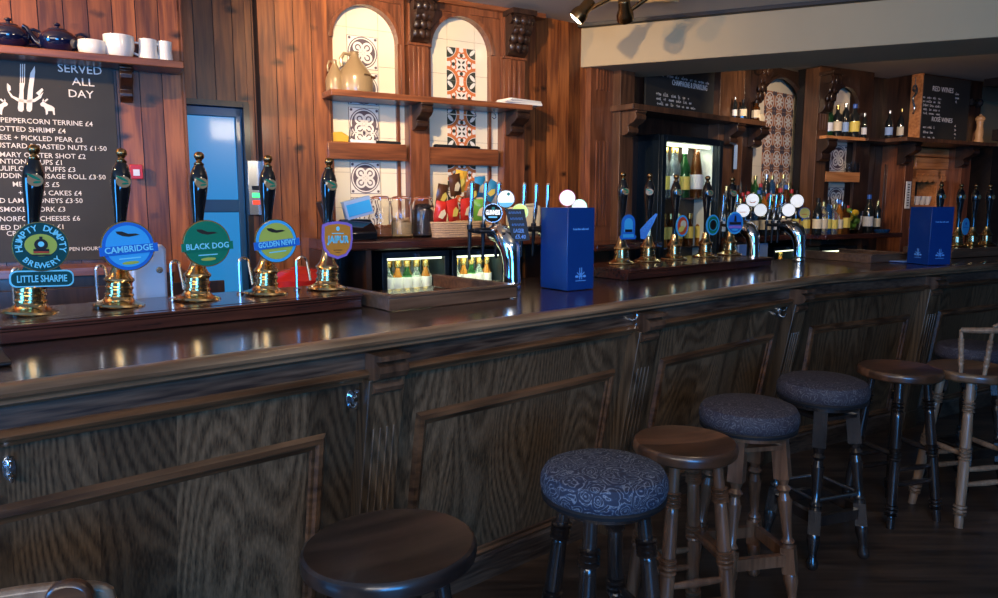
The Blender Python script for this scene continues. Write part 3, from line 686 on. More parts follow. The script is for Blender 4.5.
MB().box(sC(824), sC(858), -.14, 0, zm2, zm).build('middle_rail', 'orange_pine', fc, bevel=.003)
for zz in (WC.z(838, 158, 0), WC.z(838, 200, 0)):
    q = MB(); motif_grey(q, sC(838, 0), zz, .24, -.002); q.build('patterned_tile', ['tile_grey', 'tile_white'], fc)['label'] = 'pale tile with a dark rose window pattern'
mb = MB(); flutes(mb, sC(891), sC(903), -.03, CZC, 1.9, 4); mb.box(sC(868, .25), sC(908, .25), -.25, 0, SCZ-.03, SCZ); mb.build('dark_shelf', 'dark_long', fc, bevel=.003)
cc = thing('back_counter', 'far reddish back counter with bottles and a bowl of citrus fruit under the whisky shelf', 'counter', WC.w(0, 0, 0), WC.rz)
MB().box(.02, sC(907, .4), -.42, 0, CZC-.045, CZC).build('countertop', 'mahogany', cc, bevel=.004)
MB().box(sC(868, .38), sC(868, .38)+.03, -.38, 0, 0, CZC-.045).box(.1, sC(907, .4), -.03, 0, 0, CZC-.045).build('carcass', 'dark_joinery', cc)
# ---- pine cupboard with the wine board ----------------------------------
t = thing('wine_menu_cupboard', 'boxed pine cupboard end carrying the wine chalkboard at the far right', 'cupboard', WC.w(0, 0, 0), WC.rz)
a1, a2 = sC(921, .36, 2.4), sC(968, .36, 2.4); a0 = a1
d9 = .36
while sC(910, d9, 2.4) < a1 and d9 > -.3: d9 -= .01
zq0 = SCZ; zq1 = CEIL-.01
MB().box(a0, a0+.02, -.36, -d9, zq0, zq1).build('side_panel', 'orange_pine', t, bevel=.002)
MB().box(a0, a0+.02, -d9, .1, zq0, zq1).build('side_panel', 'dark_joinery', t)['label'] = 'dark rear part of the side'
MB().box(a1+.02, a2+.25, -.34, .1, zq0, zq1).build('carcass', 'dark_joinery', t)
MB().box(sC(906, .45, SCZ), sC(996, .45, SCZ), -.46, .1, SCZ-.035, SCZ).build('shelf_board', 'tan_joinery', t, bevel=.003)
mb = MB(); scroll_corbel(mb, sC(908, .3), sC(914, .3), -.2, SCZ-.035, .2, .18); mb.build('bracket', 'dark_joinery', t); mb = MB(); scroll_corbel(mb, sC(966, .3), sC(972, .3), -.2, SCZ-.035, .2, .18); mb.build('bracket', 'dark_joinery', t)
MB().box(sC(905, .2), sC(913, .2), -.22, .1, 0, SCZ-.035).box(sC(961, .2), sC(970, .2), -.22, .1, 0, SCZ-.035).build('post', 'pine_plain', t, bevel=.003)
LW = []
dB = .365
def lw(s, px, py, size, al='LEFT', w_=None): x, z = WC.sz(px, py, dB); LW.append((s, size, x, z, al, w_))
lw('RED WINES', 943, 92, .065, 'CENTER', WC.s(953, dB)-WC.s(933, dB)); lw('ROSÉ WINES', 942, 122, .06, 'CENTER', WC.s(952, dB)-WC.s(932, dB))
def scrib(F, d, rows, rnd, hgt=.03):
    def f(mb):
        for px0, px1, py0, py1 in rows:
            x0, z0 = F.sz(px0, py0, d); x1, z1 = F.sz(px1, py1, d); x = x0
            while x < x1:
                w_ = rnd.uniform(.03, .09); z = z0
                n = max(2, int(w_/.016))
                for i in range(n):
                    if x+i*.016 > x1: break
                    hh = hgt*rnd.uniform(.5, 1); xx = x+i*.016
                    k = rnd.choice((0, 1, 2))
                    if k == 0: mb.box(xx, xx+.004, -.0018, -.001, z, z+hh); mb.box(xx, xx+.011, -.0018, -.001, z, z+.004)
                    elif k == 1: mb.ring(xx+.005, z+.008, .004, .0075, -.001, .001, n=7)
                    else: mb.box(xx, xx+.010, -.0018, -.001, z+hh*.4, z+hh*.4+.004); mb.box(xx+.008, xx+.011, -.0018, -.001, z, z+hh*.8)
                x += w_+.022
    return f
rows = [(923, 948, 93+4*i+1, 0) for i in range(1, 6)]+[(955, 966, 95+4*i, 0) for i in range(3)]+[(923, 944, 128+5*i, 0) for i in range(4)]+[(954, 966, 127+4*i, 0) for i in range(4)]
board('wine_chalkboard', 'chalkboard of red and rose wines on the cupboard end at the far right', WC, dB, a1+.01, a2, zq0+.01, zq1-.02, LW, scrib(WC, dB, rows, random.Random(3), .028))
dc = .06
cz1 = CEIL-.03; cx0, cx1 = WB.s(646, dc, 2.4), WB.s(730, dc, 2.4)
LC = []; x, z = WB.sz(690, 88, dc)
LC.append(('CHAMPAGNE & SPARKLING', .06, x, z, 'CENTER', WB.s(706, dc)-WB.s(672, dc)))
x, z = WB.sz(690, 89.5, dc)
rows = [(656, 692, 95+0, 0), (656, 696, 99.5, 0), (657, 700, 104.5, 0), (660, 712, 76, 0), (722, 730, 80, 0)]
board('sparkling_wine_chalkboard', 'dark chalkboard above the tall wine fridge, listing sparkling wines', WB, dc, cx0, cx1, SBZ+.01, cz1, LC, scrib(WB, dc, rows, random.Random(5), .03))
# ---- open dresser beneath the wine board, seen through to the next room --
t = thing('dresser_unit', 'orange pine dresser with scalloped shelf edges below the wine chalkboard', 'dresser', WC.w(0, 0, 0), WC.rz)
e0, e1 = sC(914, .05), sC(960, .05); zz = [WC.z(938, y, .05) for y in (150, 158, 170, 178, 205, 210, 240)]
mb = MB(); em = (e0+e1)/2+.02
for x in (e0, em, e1-.05): mb.box(x, x+.05, -.06, .16, .3, zz[2])
mb.box(e0, e1, -.06, .16, zz[3]-.01, zz[2]); mb.build('case', 'orange_pine', t, bevel=.002)
mb = MB().box(e0, e1, -.08, .1, zz[1]+.005, SCZ-.04).box(e0, e1, -.085, .1, zz[2], zz[1]-.002); mb.build('drawer_front', 'orange_pine', t, bevel=.012)
mb = MB()
for a_, b_ in ((e0+.05, em), (em+.05, e1-.05)):
    mb = MB(); n = 4; w_ = (b_-a_)/n
    for k in range(n): mb.disc(a_+w_*(k+.5), zz[3]-.005, w_*.5, -.05, .02, n=16)
    mb.build('scalloped_edge', 'orange_pine', t)
    MB().box(a_, b_, -.05, .1, zz[4]-.02, zz[4]+.0).build('shelf', 'orange_pine', t)
mb = MB(); mb.box(e0, e1, .15, .17, .3, zz[2]); mb.build('back_panel', 'black_matt', t)
for a_, b_ in ((e0+.05, em), (em+.05, e1-.05)):
    for k in range(4):
        c = a_+(b_-a_)*(k+.6)/4.2; q = MB(); q.lathe([(.02, 0), (.035, .05), (.04, .09), (.036, .09), (.0, .01)], (c, -.0, zz[4]), 12)
        o = q.build('cup', 'china'); o.matrix_world = WC.M; tag(o, 'small white cup in the orange pine dresser below the wine board', 'cup', 'cups in the pine dresser')
# things at the far right: dark post, ceiling timber
o = struct(MB().box(sC(973, 0), sC(986, 0), -.2, .3, 0, 2.12).build('trim_5', 'black_beam')); o.matrix_world = WC.M
o = struct(MB().box(sC(975, .3), 5, -.55, -.45, WC.z(985, 134, .5)-.05, WC.z(985, 128, .5)).build('trim_6', 'black_beam')); o.matrix_world = WC.M
o = struct(MB().box(sC(968, .3), 5, -1.2, -.4, CEIL-.07, CEIL).build('trim_7', 'black_beam')); o.matrix_world = WC.M
# ================================================================ ON THE BAR
ZB = 1.103                                             # bar surface
def plinth(name, label, F, s0, s1, d0, d1, h, wd='mahogany'):
    t = thing(name, label, 'pump plinth', F.w((s0+s1)/2, d0, ZB), F.rz); L = (s1-s0)/2; D = d0-d1
    mb = MB(); mb.sweep([(.012, 0), (.012, h*.62), (.004, h*.68), (.004, h*.80), (-.006, h*.86), (-.006, h), (D, h), (D, 0)], -L, L); mb.build('body', wd, t, bevel=.002)
    MB().box(-L+.03, L-.03, .03, D-.03, h, h+.0015).build('top_panel', 'mahogany', t)
    return ZB+h
HP = .055
p1a, _ = BAR.sd(G(2, 346, ZB)); p1b, _ = BAR.sd(G(374, 310, ZB))
zp1 = plinth('pump_plinth', 'long low dark red wooden plinth carrying the five nearest beer pumps', BAR, p1a, p1b, -.52, -.93, HP)
p2a, p2d = BAR.sd(G(629.6, 280.4, ZB)); p2b, _ = BAR.sd(G(742, 264, ZB))
zp2 = plinth('pump_plinth', 'dark wooden plinth under the five beer pumps in the middle of the bar', BAR, p2a, 4.30, p2d, -.95, HP)
p3a, _ = BAR2.sd(G(946, 259, ZB))
zp3 = plinth('pump_plinth', 'pale fronted wooden plinth under the beer pumps at the far right', BAR2, 2.05, 4.1, -.36, -.75, .07, 'tray_wood')
# ---- hand pump ------------------------------------------------------------
def pump_parts(t, handle='black_gloss'):
    b = MB(Matrix.Diagonal((.88, .88, 1, 1))).lathe([(0, 0), (.098, 0), (.102, .004), (.098, .011), (.082, .016), (.066, .021), (.056, .030), (.052, .036), (.056, .040), (.056, .046), (.050, .050), (.050, .062), (.054, .066), (.054, .072), (.049, .076), (.049, .086),
                    (.053, .090), (.058, .096), (.056, .103), (.045, .112), (.037, .124), (.031, .140), (.027, .158), (.025, .172), (.019, .176), (0, .177)], n=28).build('brass_base', 'brass', t)
    h = MB().lathe([(0, .174), (.017, .176), (.017, .20), (.0175, .25), (.019, .30), (.0225, .345), (.0275, .385), (.032, .42), (.0345, .45), (.0335, .475), (.028, .497), (.021, .512), (.0165, .522), (.0, .524)], n=24).build('handle', handle, t)
    MB().lathe([(.0165, .520), (.0185, .523), (.0185, .528), (.012, .532), (.0095, .538), (.013, .543), (.0185, .551), (.019, .558), (.0155, .567), (.008, .572), (0, .573)], n=16).build('knob', 'old_brass', t)
    cr = MB(); cr.disc(0, .452, .021, -.033, .003, sx=1.15, sz=1.0, n=16); cr.disc(-.004, .462, .014, -.0355, .001, sx=1.6, sz=.35, m=1, n=10, rot=-.4); cr.disc(.006, .446, .010, -.0355, .001, sx=1.3, sz=.4, m=1, n=8, rot=.2)
    cr.build('crest', ['stoneware', 'badge_green'], h)
def arc_text(mb, s, cx, cz, r, a0, a1, size, y, m, inside=False):
    n = len(s)
    for i, ch in enumerate(s):
        if ch == ' ': continue
        a = math.radians(a0+(a1-a0)*i/(n-1))
        rot = a-math.pi/2 if not inside else a+math.pi/2
        M = Matrix.Translation((cx+r*math.cos(a), y, cz+r*math.sin(a))) @ Matrix.Rotation(-rot, 4, 'Y') @ Matrix.Translation((0, 0, 0))
        mb.text(ch, size, M, m, 'CENTER')
CLIPY = -.062
def clip_arm(t):
    MB().box(-.008, .008, CLIPY+.004, -.018, .205, .221).box(-.012, .012, CLIPY, CLIPY+.006, .17, .26).build('clip_bracket', 'brass', t)
def bird(mb, cx, cz, k, m, y=CLIPY-.0085):
    mb.prism([(cx+k*a, cz+k*b) for a, b in ((-1.6, .55), (-.7, .50), (.2, .05), (1.3, .0), (1.9, -.25), (1.2, -.35), (.2, -.45), (-.7, -.25), (-1.4, .15))], y, y+.001, m)
def clip_round(t, name, ring_m, face_m, band_m, ink, band, tilt, sz=1, extra=None):
    T = Matrix.Rotation(tilt, 4, 'Y'); c = .235
    mb = MB(Matrix.Translation((0, 0, c)) @ T)
    mb.disc(0, 0, .087, CLIPY, .006, sx=1, sz=1, n=40, m=0); mb.disc(0, 0, .083, CLIPY-.006, .0012, n=40, m=1); mb.disc(0, 0, .072, CLIPY-.0075, .0006, n=40, m=2)
    mb.box(-.094, .094, CLIPY-.0135, CLIPY-.0075, -.026*sz, .004*sz, 3)
    mb.text(band, .03, Matrix.Translation((0, CLIPY-.0145, -.019*sz)), 4, 'CENTER', .155)
    bird(mb, .0, .042, .022, 5)
    mb.box(-.035, .035, CLIPY-.009, CLIPY-.008, -.044, -.040, 4); mb.disc(0, -.058, .02, CLIPY-.0085, .001, sx=1.4, sz=.3, n=12, m=6)
    if extra: extra(mb)
    mb.build('pump_clip', ['cap_gold', ring_m, face_m, band_m, ink, 'black_matt', 'badge_lime'], t)
def clip_humpty(t):
    mb = MB(Matrix.Translation((0, 0, .245)) @ Matrix.Rotation(-.05, 4, 'Y'))
    mb.disc(.004, 0, .092, CLIPY, .006, n=40, m=0); mb.disc(.004, 0, .089, CLIPY-.006, .0012, n=40, m=1); mb.disc(.004, .006, .052, CLIPY-.0075, .0008, n=32, sz=.80, m=2)
    arc_text(mb, 'HUMPTY DUMPTY', .004, 0, .060, 188, -8, .031, CLIPY-.009, 3)
    arc_text(mb, 'BREWERY', .004, 0, .079, 225, 318, .029, CLIPY-.009, 3, True)
    # small steam engine seen from the front
    y = CLIPY-.009
    mb.disc(.004, .008, .022, y, .001, n=18, m=4); mb.box(-.021, .029, y-.001, y, -.024, -.008, 4); mb.box(-.001, .009, y-.001, y, .026, .038, 4)
    mb.disc(.004, .010, .010, y-.001, .001, n=14, m=3); mb.box(-.020, .028, y-.0022, y-.001, -.022, -.017, 5)
    mb.prism([(.032*a, b) for a, b in ((-1, -.028), (1.2, -.028), (.9, -.034), (-.7, -.034))], y-.001, y, 4)
    # name plate under the roundel
    def plate(x0, x1, z0, z1, y0, y1, m, r):
        P = []
        for cx, cz, a in ((x1-r, z1-r, 0), (x0+r, z1-r, 90), (x0+r, z0+r, 180), (x1-r, z0+r, 270)):
            for k in range(5): q = math.radians(a+k*22.5); P.append((cx+r*math.cos(q), cz+r*math.sin(q)))
        mb.prism(P, y0, y1, m)
    plate(-.098, .108, -.150, -.088, CLIPY-.002, CLIPY+.004, 3, .022); plate(-.093, .103, -.145, -.093, CLIPY-.004, CLIPY-.001, 1, .020)
    mb.text('LITTLE SHARPIE', .036, Matrix.Translation((.005, CLIPY-.0055, -.131)), 6, 'CENTER', .160)
    mb.prism([(-.06, -.09), (-.045, -.06), (.055, -.06), (.07, -.09)], CLIPY, CLIPY+.003, 1)
    mb.build('pump_clip', ['cap_gold', 'badge_teal', 'badge_lime', 'badge_cyan_ink', 'black_matt', 'badge_red', 'badge_cyan_ink'], t)
def clip_jaipur(t):
    mb = MB(Matrix.Translation((0, 0, .235)) @ Matrix.Rotation(-.03, 4, 'Y'))
    def sh(k, y0, y1, m): mb.prism([(a*k, b*k) for a, b in ((-.075, .066), (-.05, .076), (0, .082), (.05, .076), (.075, .066), (.078, .0), (.070, -.045), (.045, -.078), (0, -.092), (-.045, -.078), (-.070, -.045), (-.078, .0))], y0, y1, m)
    sh(1, CLIPY-.006, CLIPY, 0); sh(.86, CLIPY-.0075, CLIPY-.006, 1)
    mb.text('JAIPUR', .04, Matrix.Translation((0, CLIPY-.009, -.018)), 2, 'CENTER', .108); mb.text('JAIPUR', .04, Matrix.Translation((0.001, CLIPY-.009, -.012)), 2, 'CENTER', .108)
    mb.disc(0, .048, .009, CLIPY-.0085, .001, n=10, m=2, sz=1.2); mb.box(-.03, .03, CLIPY-.0085, CLIPY-.0075, .024, .028, 2); mb.box(-.022, .022, CLIPY-.0085, CLIPY-.0075, -.052, -.049, 3); mb.box(-.012, .012, CLIPY-.0085, CLIPY-.0075, -.062, -.060, 3)
    mb.build('pump_clip', ['badge_violet', 'badge_orange', 'badge_cyan_ink', 'black_matt'], t)
def hand_pump(F, a, d, z, label, clip, rz=0, group=None, k=.925):
    t = thing('beer_hand_pump', label, 'beer pump', F.w(a, d, z), F.rz+rz, group); t.scale = (k, k, k)
    pump_parts(t)
    if clip:
        clip_arm(t); clip(t)
        for o in KIDS(t):
            if o.name.startswith('pump_clip'): kk = .90 if clip is clip_humpty else (.94 if clip is clip_jaipur else (1.03 if a < 2 else .9)); o.scale = (kk, 1, kk); o.location = (.012 if a < 2 else 0, 0, .012 if F is BAR2 else (.23*(1-kk)-.012 if a < 2 else .022))
    return t
def loc(F, px, py, z): return F.sd(G(px, py, z))
PZ = zp1+.0015
for (px, py), lab, cl in (((32, 307), 'black handled brass beer pump with the teal round railway engine badge, nearest', clip_humpty),
        ((120, 301), 'black handled brass beer pump with a round bright blue badge', lambda t: clip_round(t, 'c', 'badge_blue', 'badge_sky', 'badge_blue', 'badge_cyan_ink', 'CAMBRIDGE', -.14)),
        ((198, 296), 'black handled brass beer pump with a round green badge in front of the blue door', lambda t: clip_round(t, 'b', 'badge_green', 'badge_green', 'badge_green', 'badge_cyan_ink', 'BLACK DOG', -.10)),
        ((267, 290), 'black handled brass beer pump with a yellow green oval badge crossed by a blue band', lambda t: clip_round(t, 'g', 'badge_sky', 'badge_lime', 'badge_blue', 'badge_cyan_ink', 'GOLDEN NEWT', -.14)),
        ((328, 286), 'black handled brass beer pump with an orange shield badge edged in violet', clip_jaipur)):
    hp = hand_pump(BAR, BAR.s(px-1, -.745, PZ), -.745, PZ, lab, cl); hp.matrix_world = Matrix.Translation(hp.location) @ Matrix.Rotation(BAR.rz, 4, 'Z') @ Matrix.Rotation(.09-.00012*px, 4, 'Y') @ Matrix.Scale(.925, 4)
def clip_small(kind):
    def f(t):
        mb = MB(Matrix.Translation((0, 0, .23)))
        if kind == 0:
            mb.prism([(-.06, -.08), (-.07, -.06), (-.055, -.05)]+[(-.055*math.cos(math.pi*i/12), .035+.055*math.sin(math.pi*i/12)) for i in range(13)]+[(.055, -.05), (.07, -.06), (.06, -.08)], CLIPY-.006, CLIPY, 1)
            mb.prism([(-.035, -.03)]+[(-.035*math.cos(math.pi*i/10), .03+.035*math.sin(math.pi*i/10)) for i in range(11)]+[(.035, -.03)], CLIPY-.0075, CLIPY-.006, 0)
            mb.box(-.03, .03, CLIPY-.009, CLIPY-.0075, -.03, -.012, 2); mb.box(-.045, .045, CLIPY-.0075, CLIPY-.006, -.068, -.045, 0)
        elif kind == 1:
            mb.prism([(-.055, -.085), (-.06, -.02), (.0, .05), (.045, .095), (.06, .09), (.03, .02), (0, -.04), (-.02, -.09)], CLIPY-.006, CLIPY, 1); mb.tube([(-.035+.0065*k+(.006 if k % 2 else -.006), CLIPY-.007, -.035+.0085*k+(-.006 if k % 2 else .006)) for k in range(12)], .002, 5, 0)
        elif kind == 2:
            mb.disc(0, 0, .08, CLIPY, .006, sx=.82, n=30, m=0); mb.disc(0, 0, .066, CLIPY-.006, .001, sx=.80, n=30, m=3); mb.disc(.008, .012, .03, CLIPY-.007, .001, n=20, m=4); mb.disc(-.012, -.022, .034, CLIPY-.008, .001, sx=1, sz=.6, n=16, m=5, rot=.5)
        elif kind == 3:
            mb.disc(0, 0, .08, CLIPY, .006, sx=.86, n=30, m=0); mb.disc(0, 0, .068, CLIPY-.006, .001, sx=.82, n=30, m=6); mb.disc(0, 0, .038, CLIPY-.007, .001, sx=.8, n=16, m=2); mb.ring(0, 0, .040, .044, CLIPY-.007, n=20, m=0)
        else:
            mb.prism([(.085*.82*math.cos(a), .01+.09*math.sin(a)) for a in [i*math.pi/15 for i in range(30)]], CLIPY-.006, CLIPY, 0)
            mb.disc(0, .01, .076, CLIPY-.006, .001, sx=.82, n=28, m=1); mb.box(-.05, .05, CLIPY-.0085, CLIPY-.007, -.004, .018, 2); mb.box(-.055, .055, CLIPY-.0085, CLIPY-.007, -.032, -.012, 7); mb.prism([(-.012, .02), (.012, .02), (.006, .07), (-.006, .07)], CLIPY-.0085, CLIPY-.007, 2); mb.disc(0, -.045, .02, CLIPY-.0075, .001, sx=1.5, sz=.4, n=10, m=0)
        mb.build('pump_clip', ['badge_sky', 'badge_blue', 'black_matt', 'badge_red', 'label_cream', 'label_yellow', 'badge_green', 'badge_violet'], t)
    return f
for (px, py), k_, rz, lab in (((622.6, 264), 0, -.25, 'middle pump with a pale blue arch shaped badge, nearest on its plinth'), ((651, 262), 1, -.9, 'middle pump whose blue pennant badge is turned edge on'),
        ((679, 260), 2, -.12, 'middle pump with an oval badge of a red and yellow picture'), ((703, 257), 3, -.22, 'middle pump with a dark green oval badge ringed in blue'), ((727, 255), 4, -.55, 'middle pump with a pale blue oval badge beside the chrome font')):
    a, d = loc(BAR, px, py, zp2); hand_pump(BAR, a, -.80, zp2+.0015, 'black handled '+lab, clip_small(k_), rz)
for px, cl, lab in ((940, None, 'far beer pump half hidden behind the far blue carton'), (960, clip_small(9), 'far beer pump with a bright blue oval badge'), (975, None, 'far beer pump without a badge beside the blue badged one'), (989, None, 'rightmost beer pump at the edge of the photo')):
    if cl:
        def cl(t): MB(Matrix.Translation((0, 0, .19))).disc(0, 0, .075, CLIPY, .006, sx=.85, sz=1.15, m=0).disc(0, .03, .016, CLIPY-.006, .001, m=1).box(-.045, .045, CLIPY-.008, CLIPY-.006, -.012, -.006, 1).build('pump_clip', ['badge_sky', 'badge_blue'], t)
    a, d = loc(BAR2, px, 247, zp3); hand_pump(BAR2, BAR2.s(px, -.56), -.56, zp3+.0015, 'black handled '+lab, cl, k=.86)
# ---- swan neck spouts beside the pumps --------------------------------------
for n, (pl, pr, pt, lab) in enumerate(((6, 15, 269, 'slim steel swan neck spout at the far left by the nearest pump'), (91, 101, 266, 'slim steel swan neck spout left of the bright blue badge'), (167, 176, 261, 'slim steel swan neck spout left of the green badge'),
        (236, 246, 258, 'slim steel swan neck spout between the green and yellow green badges'), (294, 305, 257, 'slim steel swan neck spout left of the orange shield badge'))):
    a0, a1 = BAR.s(pl, -.80), BAR.s(pr, -.80); zt = BAR.z((pl+pr)/2, pt, -.80)
    t = thing('swan_neck_spout', lab, 'beer spout', BAR.w(a0, -.80, PZ), BAR.rz); w_ = a1-a0; h = zt-PZ
    pts = [(0, 0, 0), (0, 0, h-w_/2)]+[(w_/2-w_/2*math.cos(math.pi*i/8), 0, h-w_/2+w_/2*math.sin(math.pi*i/8)) for i in range(1, 9)]+[(w_+.012, 0, .035)]
    MB().tube(pts, .0055, 8).build('pipe', 'steel', t); MB().lathe([(0, 0), (.013, 0), (.013, .006), (.007, .01), (0, .01)], n=12).build('collar', 'steel', t)
# ---- open wooden surrounds --------------------------------------------------
def surround(label, F, s0, s1, d0, d1, h=.058):
    t = thing('wooden_bar_surround', label, 'wooden surround', F.w(s0, d0, ZB), F.rz); L = s1-s0; D = d0-d1; k = .022
    MB().sweep([(0, 0), (0, h*.75), (.004, h*.8), (-.008, h*.86), (-.008, h), (k+.01, h), (k, h-.01), (k, 0)], -.008, L+.008).build('front_rail', 'tray_wood', t, bevel=.001)
    for n_, x in (('side_rail', 0), ('side_rail', L-k)): MB().box(x, x+k, k, D, 0, h-.012).box(x-.008, x+k+.008, k, D, h-.012, h).build(n_, 'tray_wood', t, bevel=.001)
s0, d0 = BAR.sd(G(391, 311, ZB)); s1, _ = BAR.sd(G(507, 296, ZB))
surround('raised wooden surround on the bar between the nearest pumps and chrome font', BAR, s0, s1, d0, -.96)
s0, d0 = BAR2.sd(G(860, 262, ZB))
surround('raised wooden surround on the far bar left of the far blue carton', BAR2, s0, BAR2.sd(G(901, 253, ZB+.05))[0], -.40, -.96)
# ---- chrome beer fonts --------------------------------------------------------
def font(F, a, d, label, hgt, lenses, taps=3, turn=0, reach=.14):
    t = thing('chrome_beer_font', label, 'beer font', F.w(a, d, ZB), F.rz+turn); k = hgt/.29
    mb = MB(); mb.lathe([(0, 0), (.043, 0), (.045, .006), (.042, .018), (.036, .022), (.040, .03), (.037, .04)], n=24)
    P = [(0, 0, .035), (0, 0, .09*k), (0, .004, .14*k), (0, .012, .19*k), (0, .03, .225*k), (0, .055, .250*k), (0, .085, .262*k), (0, reach, .264*k)]
    mb.tube(P, [.044, .040, .043, .050, .056, .055, .048, .040], 20); mb.build('body', 'chrome', t)
    MB().box(-.10, .10, reach-.03, reach+.03, .262*k, .288*k).build('crossbar', 'dark_metal', t, bevel=.01)
    for i in range(taps):
        x = (i-(taps-1)/2)*.085; q = MB(); q.cyl((x, reach+.0, .27*k), (x, reach+.075, .275*k), .011); q.cyl((x, reach+.075, .29*k), (x, reach+.08, .13*k), .011, .008); q.lathe([(0, -.015), (.014, -.012), (.014, .012), (0, .015)], (x, reach+.075, .29*k), 12)
        o = q.build('tap', 'dark_metal', t)
        MB().tube([(x, reach+.075, .29*k), (x, reach+.065, .36*k), (x, reach+.06, .385*k), (x, reach+.055, .50*k)], [.007, .012, .010, .011], 12).lathe([(.011, 0), (.009, .01), (0, .013)], (x, reach+.055, .50*k), 12).build('tap_handle', 'chrome', o)
    for i, (x, y, z, r, mt, rim, deco) in enumerate(lenses):
        yaw = -.74-turn if F is BAR else -.5
        Tm = Matrix.Translation((x, y, z)) @ Matrix.Rotation(yaw, 4, 'Z')
        q = MB(Tm); q.disc(0, 0, r, .012, .024, n=30, m=0); q.disc(0, 0, r*.93, -.012, .003, n=30, m=1)
        if deco: deco(q, r)
        q.cyl((0, .01, -r*.5), (0, .03, -r*1.4), .006, m=0)
        q.build('badge_lens', [rim, mt, 'badge_cyan_ink', 'badge_red', 'black_matt', 'lens_lamp', 'badge_blue', 'badge_green'], t)
    return t
def deco_g(q, r):
    q.text('GUINNESS', .03, Matrix.Translation((0, -.0165, -.008)), 5, 'CENTER', r*1.5); q.text('GUINNESS', .03, Matrix.Translation((0.0008, -.0165, -.0065)), 5, 'CENTER', r*1.5)
    q.box(-r*.45, r*.45, -.017, -.015, -r*.50, -r*.34, 2); q.prism([(-.006, r*.25), (.01, r*.3), (.008, r*.65), (-.004, r*.6)], -.017, -.015, 7)
def deco_t(q, r): q.disc(0, -r*.0, r*.9, -.0152, .0008, n=24, m=5); q.prism([(r*.93*math.cos(a), r*.93*math.sin(a)) for a in [math.radians(205+i*13) for i in range(11)]], -.018, -.016, 2); q.disc(.012, r*.55, .008, -.0175, .001, n=8, m=7)
def deco_smile(q, r): q.ring(0, r*.1, r*.46, r*.58, -.0155, .001, 215, 325, 12, m=3)
def deco_line(q, r): q.box(-r*.55, r*.4, -.0165, -.0155, -r*.28, -r*.18, 3)
def lpos(F, a, d, turn, px, py, yy):
    """where a lens seen at px,py sits, yy behind the font's axis"""
    r = Frame(*(F.w(a, d, 0).xy), 90-math.degrees(F.rz+turn)); s, z = r.sz(px, py, -yy); return s, yy, z-ZB
f1a, f1d = BAR.sd(G(512, 289, ZB))
L1 = [(*lpos(BAR, f1a, f1d, 0, 506, 199, .05), .042, 'lens_lamp', 'chrome', deco_t), (*lpos(BAR, f1a, f1d, 0, 493, 213, .02), .044, 'black_gloss', 'steel', deco_g), (*lpos(BAR, f1a, f1d, 0, 520, 212, .06), .040, 'lens_green', 'cap_gold', None)]
f1 = font(BAR, f1a, f1d, 'nearest curved chrome beer font with white, black and yellow round badges', .29, L1)
x, y, z = lpos(BAR, f1a, f1d, 0, 517, 224, -.03)
c = thing('price_card', 'tilted black card with blue handwriting hung on the nearest chrome font', 'card', f1.location+f1.rotation_euler.to_matrix() @ Vector((x, y, z)), BAR.rz-.55)
MB().prism([(-.055, .07), (.035, .07), (.062, -.075), (-.020, -.085)], 0, .004).build('card', 'black_matt', c)
mb = MB()
for i, s in enumerate(('', '', '', 'LAGER', '£5.40')):
    if s: mb.text(s, .026, Matrix.Translation((-.040+.008*i, -.001, .045-.028*i)) @ Matrix.Rotation(.04, 4, 'Y'), 0, 'LEFT', .05)
    else: mb.tube([(-.040+.008*i+.0022*k, -.001, .052-.028*i+(.007 if k % 2 else -.005)*(1 if k % 3 else .5)) for k in range(27)], .0012, 5)
mb.build('card_writing', 'chalk_blue', c)
f2a, f2d = f1a+.36, f1d
L2 = [(*lpos(BAR, f2a, f2d, 0, 570, 198, .04), .042, 'lens_lamp', 'lens_pink', None), (*lpos(BAR, f2a, f2d, 0, 582, 207, .06), .040, 'lens_lamp', 'cap_gold', None)]
font(BAR, f2a, f2d-.02, 'chrome beer font with a pink rimmed badge, mostly hidden by the tall blue carton', .29, L2)
f3a, f3d = BAR.sd(G(753, 262, ZB)); T3 = .15
L3 = [(*lpos(BAR, f3a, f3d, 0, 752, 200, .05), .047, 'lens_lamp', 'chrome', deco_smile), (*lpos(BAR, f3a, f3d, 0, 742.5, 210.5, .03), .047, 'lens_lamp', 'chrome', deco_line), (*lpos(BAR, f3a, f3d, 0, 760, 210, .06), .047, 'lens_lamp', 'chrome', None)]
font(BAR, f3a, f3d, 'curved chrome beer font with three white round badges, right of the middle pumps', .27, L3, 3)
f4a, f4d = BAR.sd(G(799, 261, ZB))
L4 = [(*lpos(BAR, f4a, f4d, 0, 796.5, 201, .05), .049, 'lens_lamp', 'chrome', None), (*lpos(BAR, f4a, f4d, 0, 788, 210, .03), .047, 'lens_lamp', 'chrome', None), (*lpos(BAR, f4a, f4d, 0, 804, 213, .06), .040, 'label_yellow', 'badge_blue', deco_line)]
font(BAR, f4a, f4d, 'farthest curved chrome beer font with two white badges and a yellow one', .27, L4, 3)
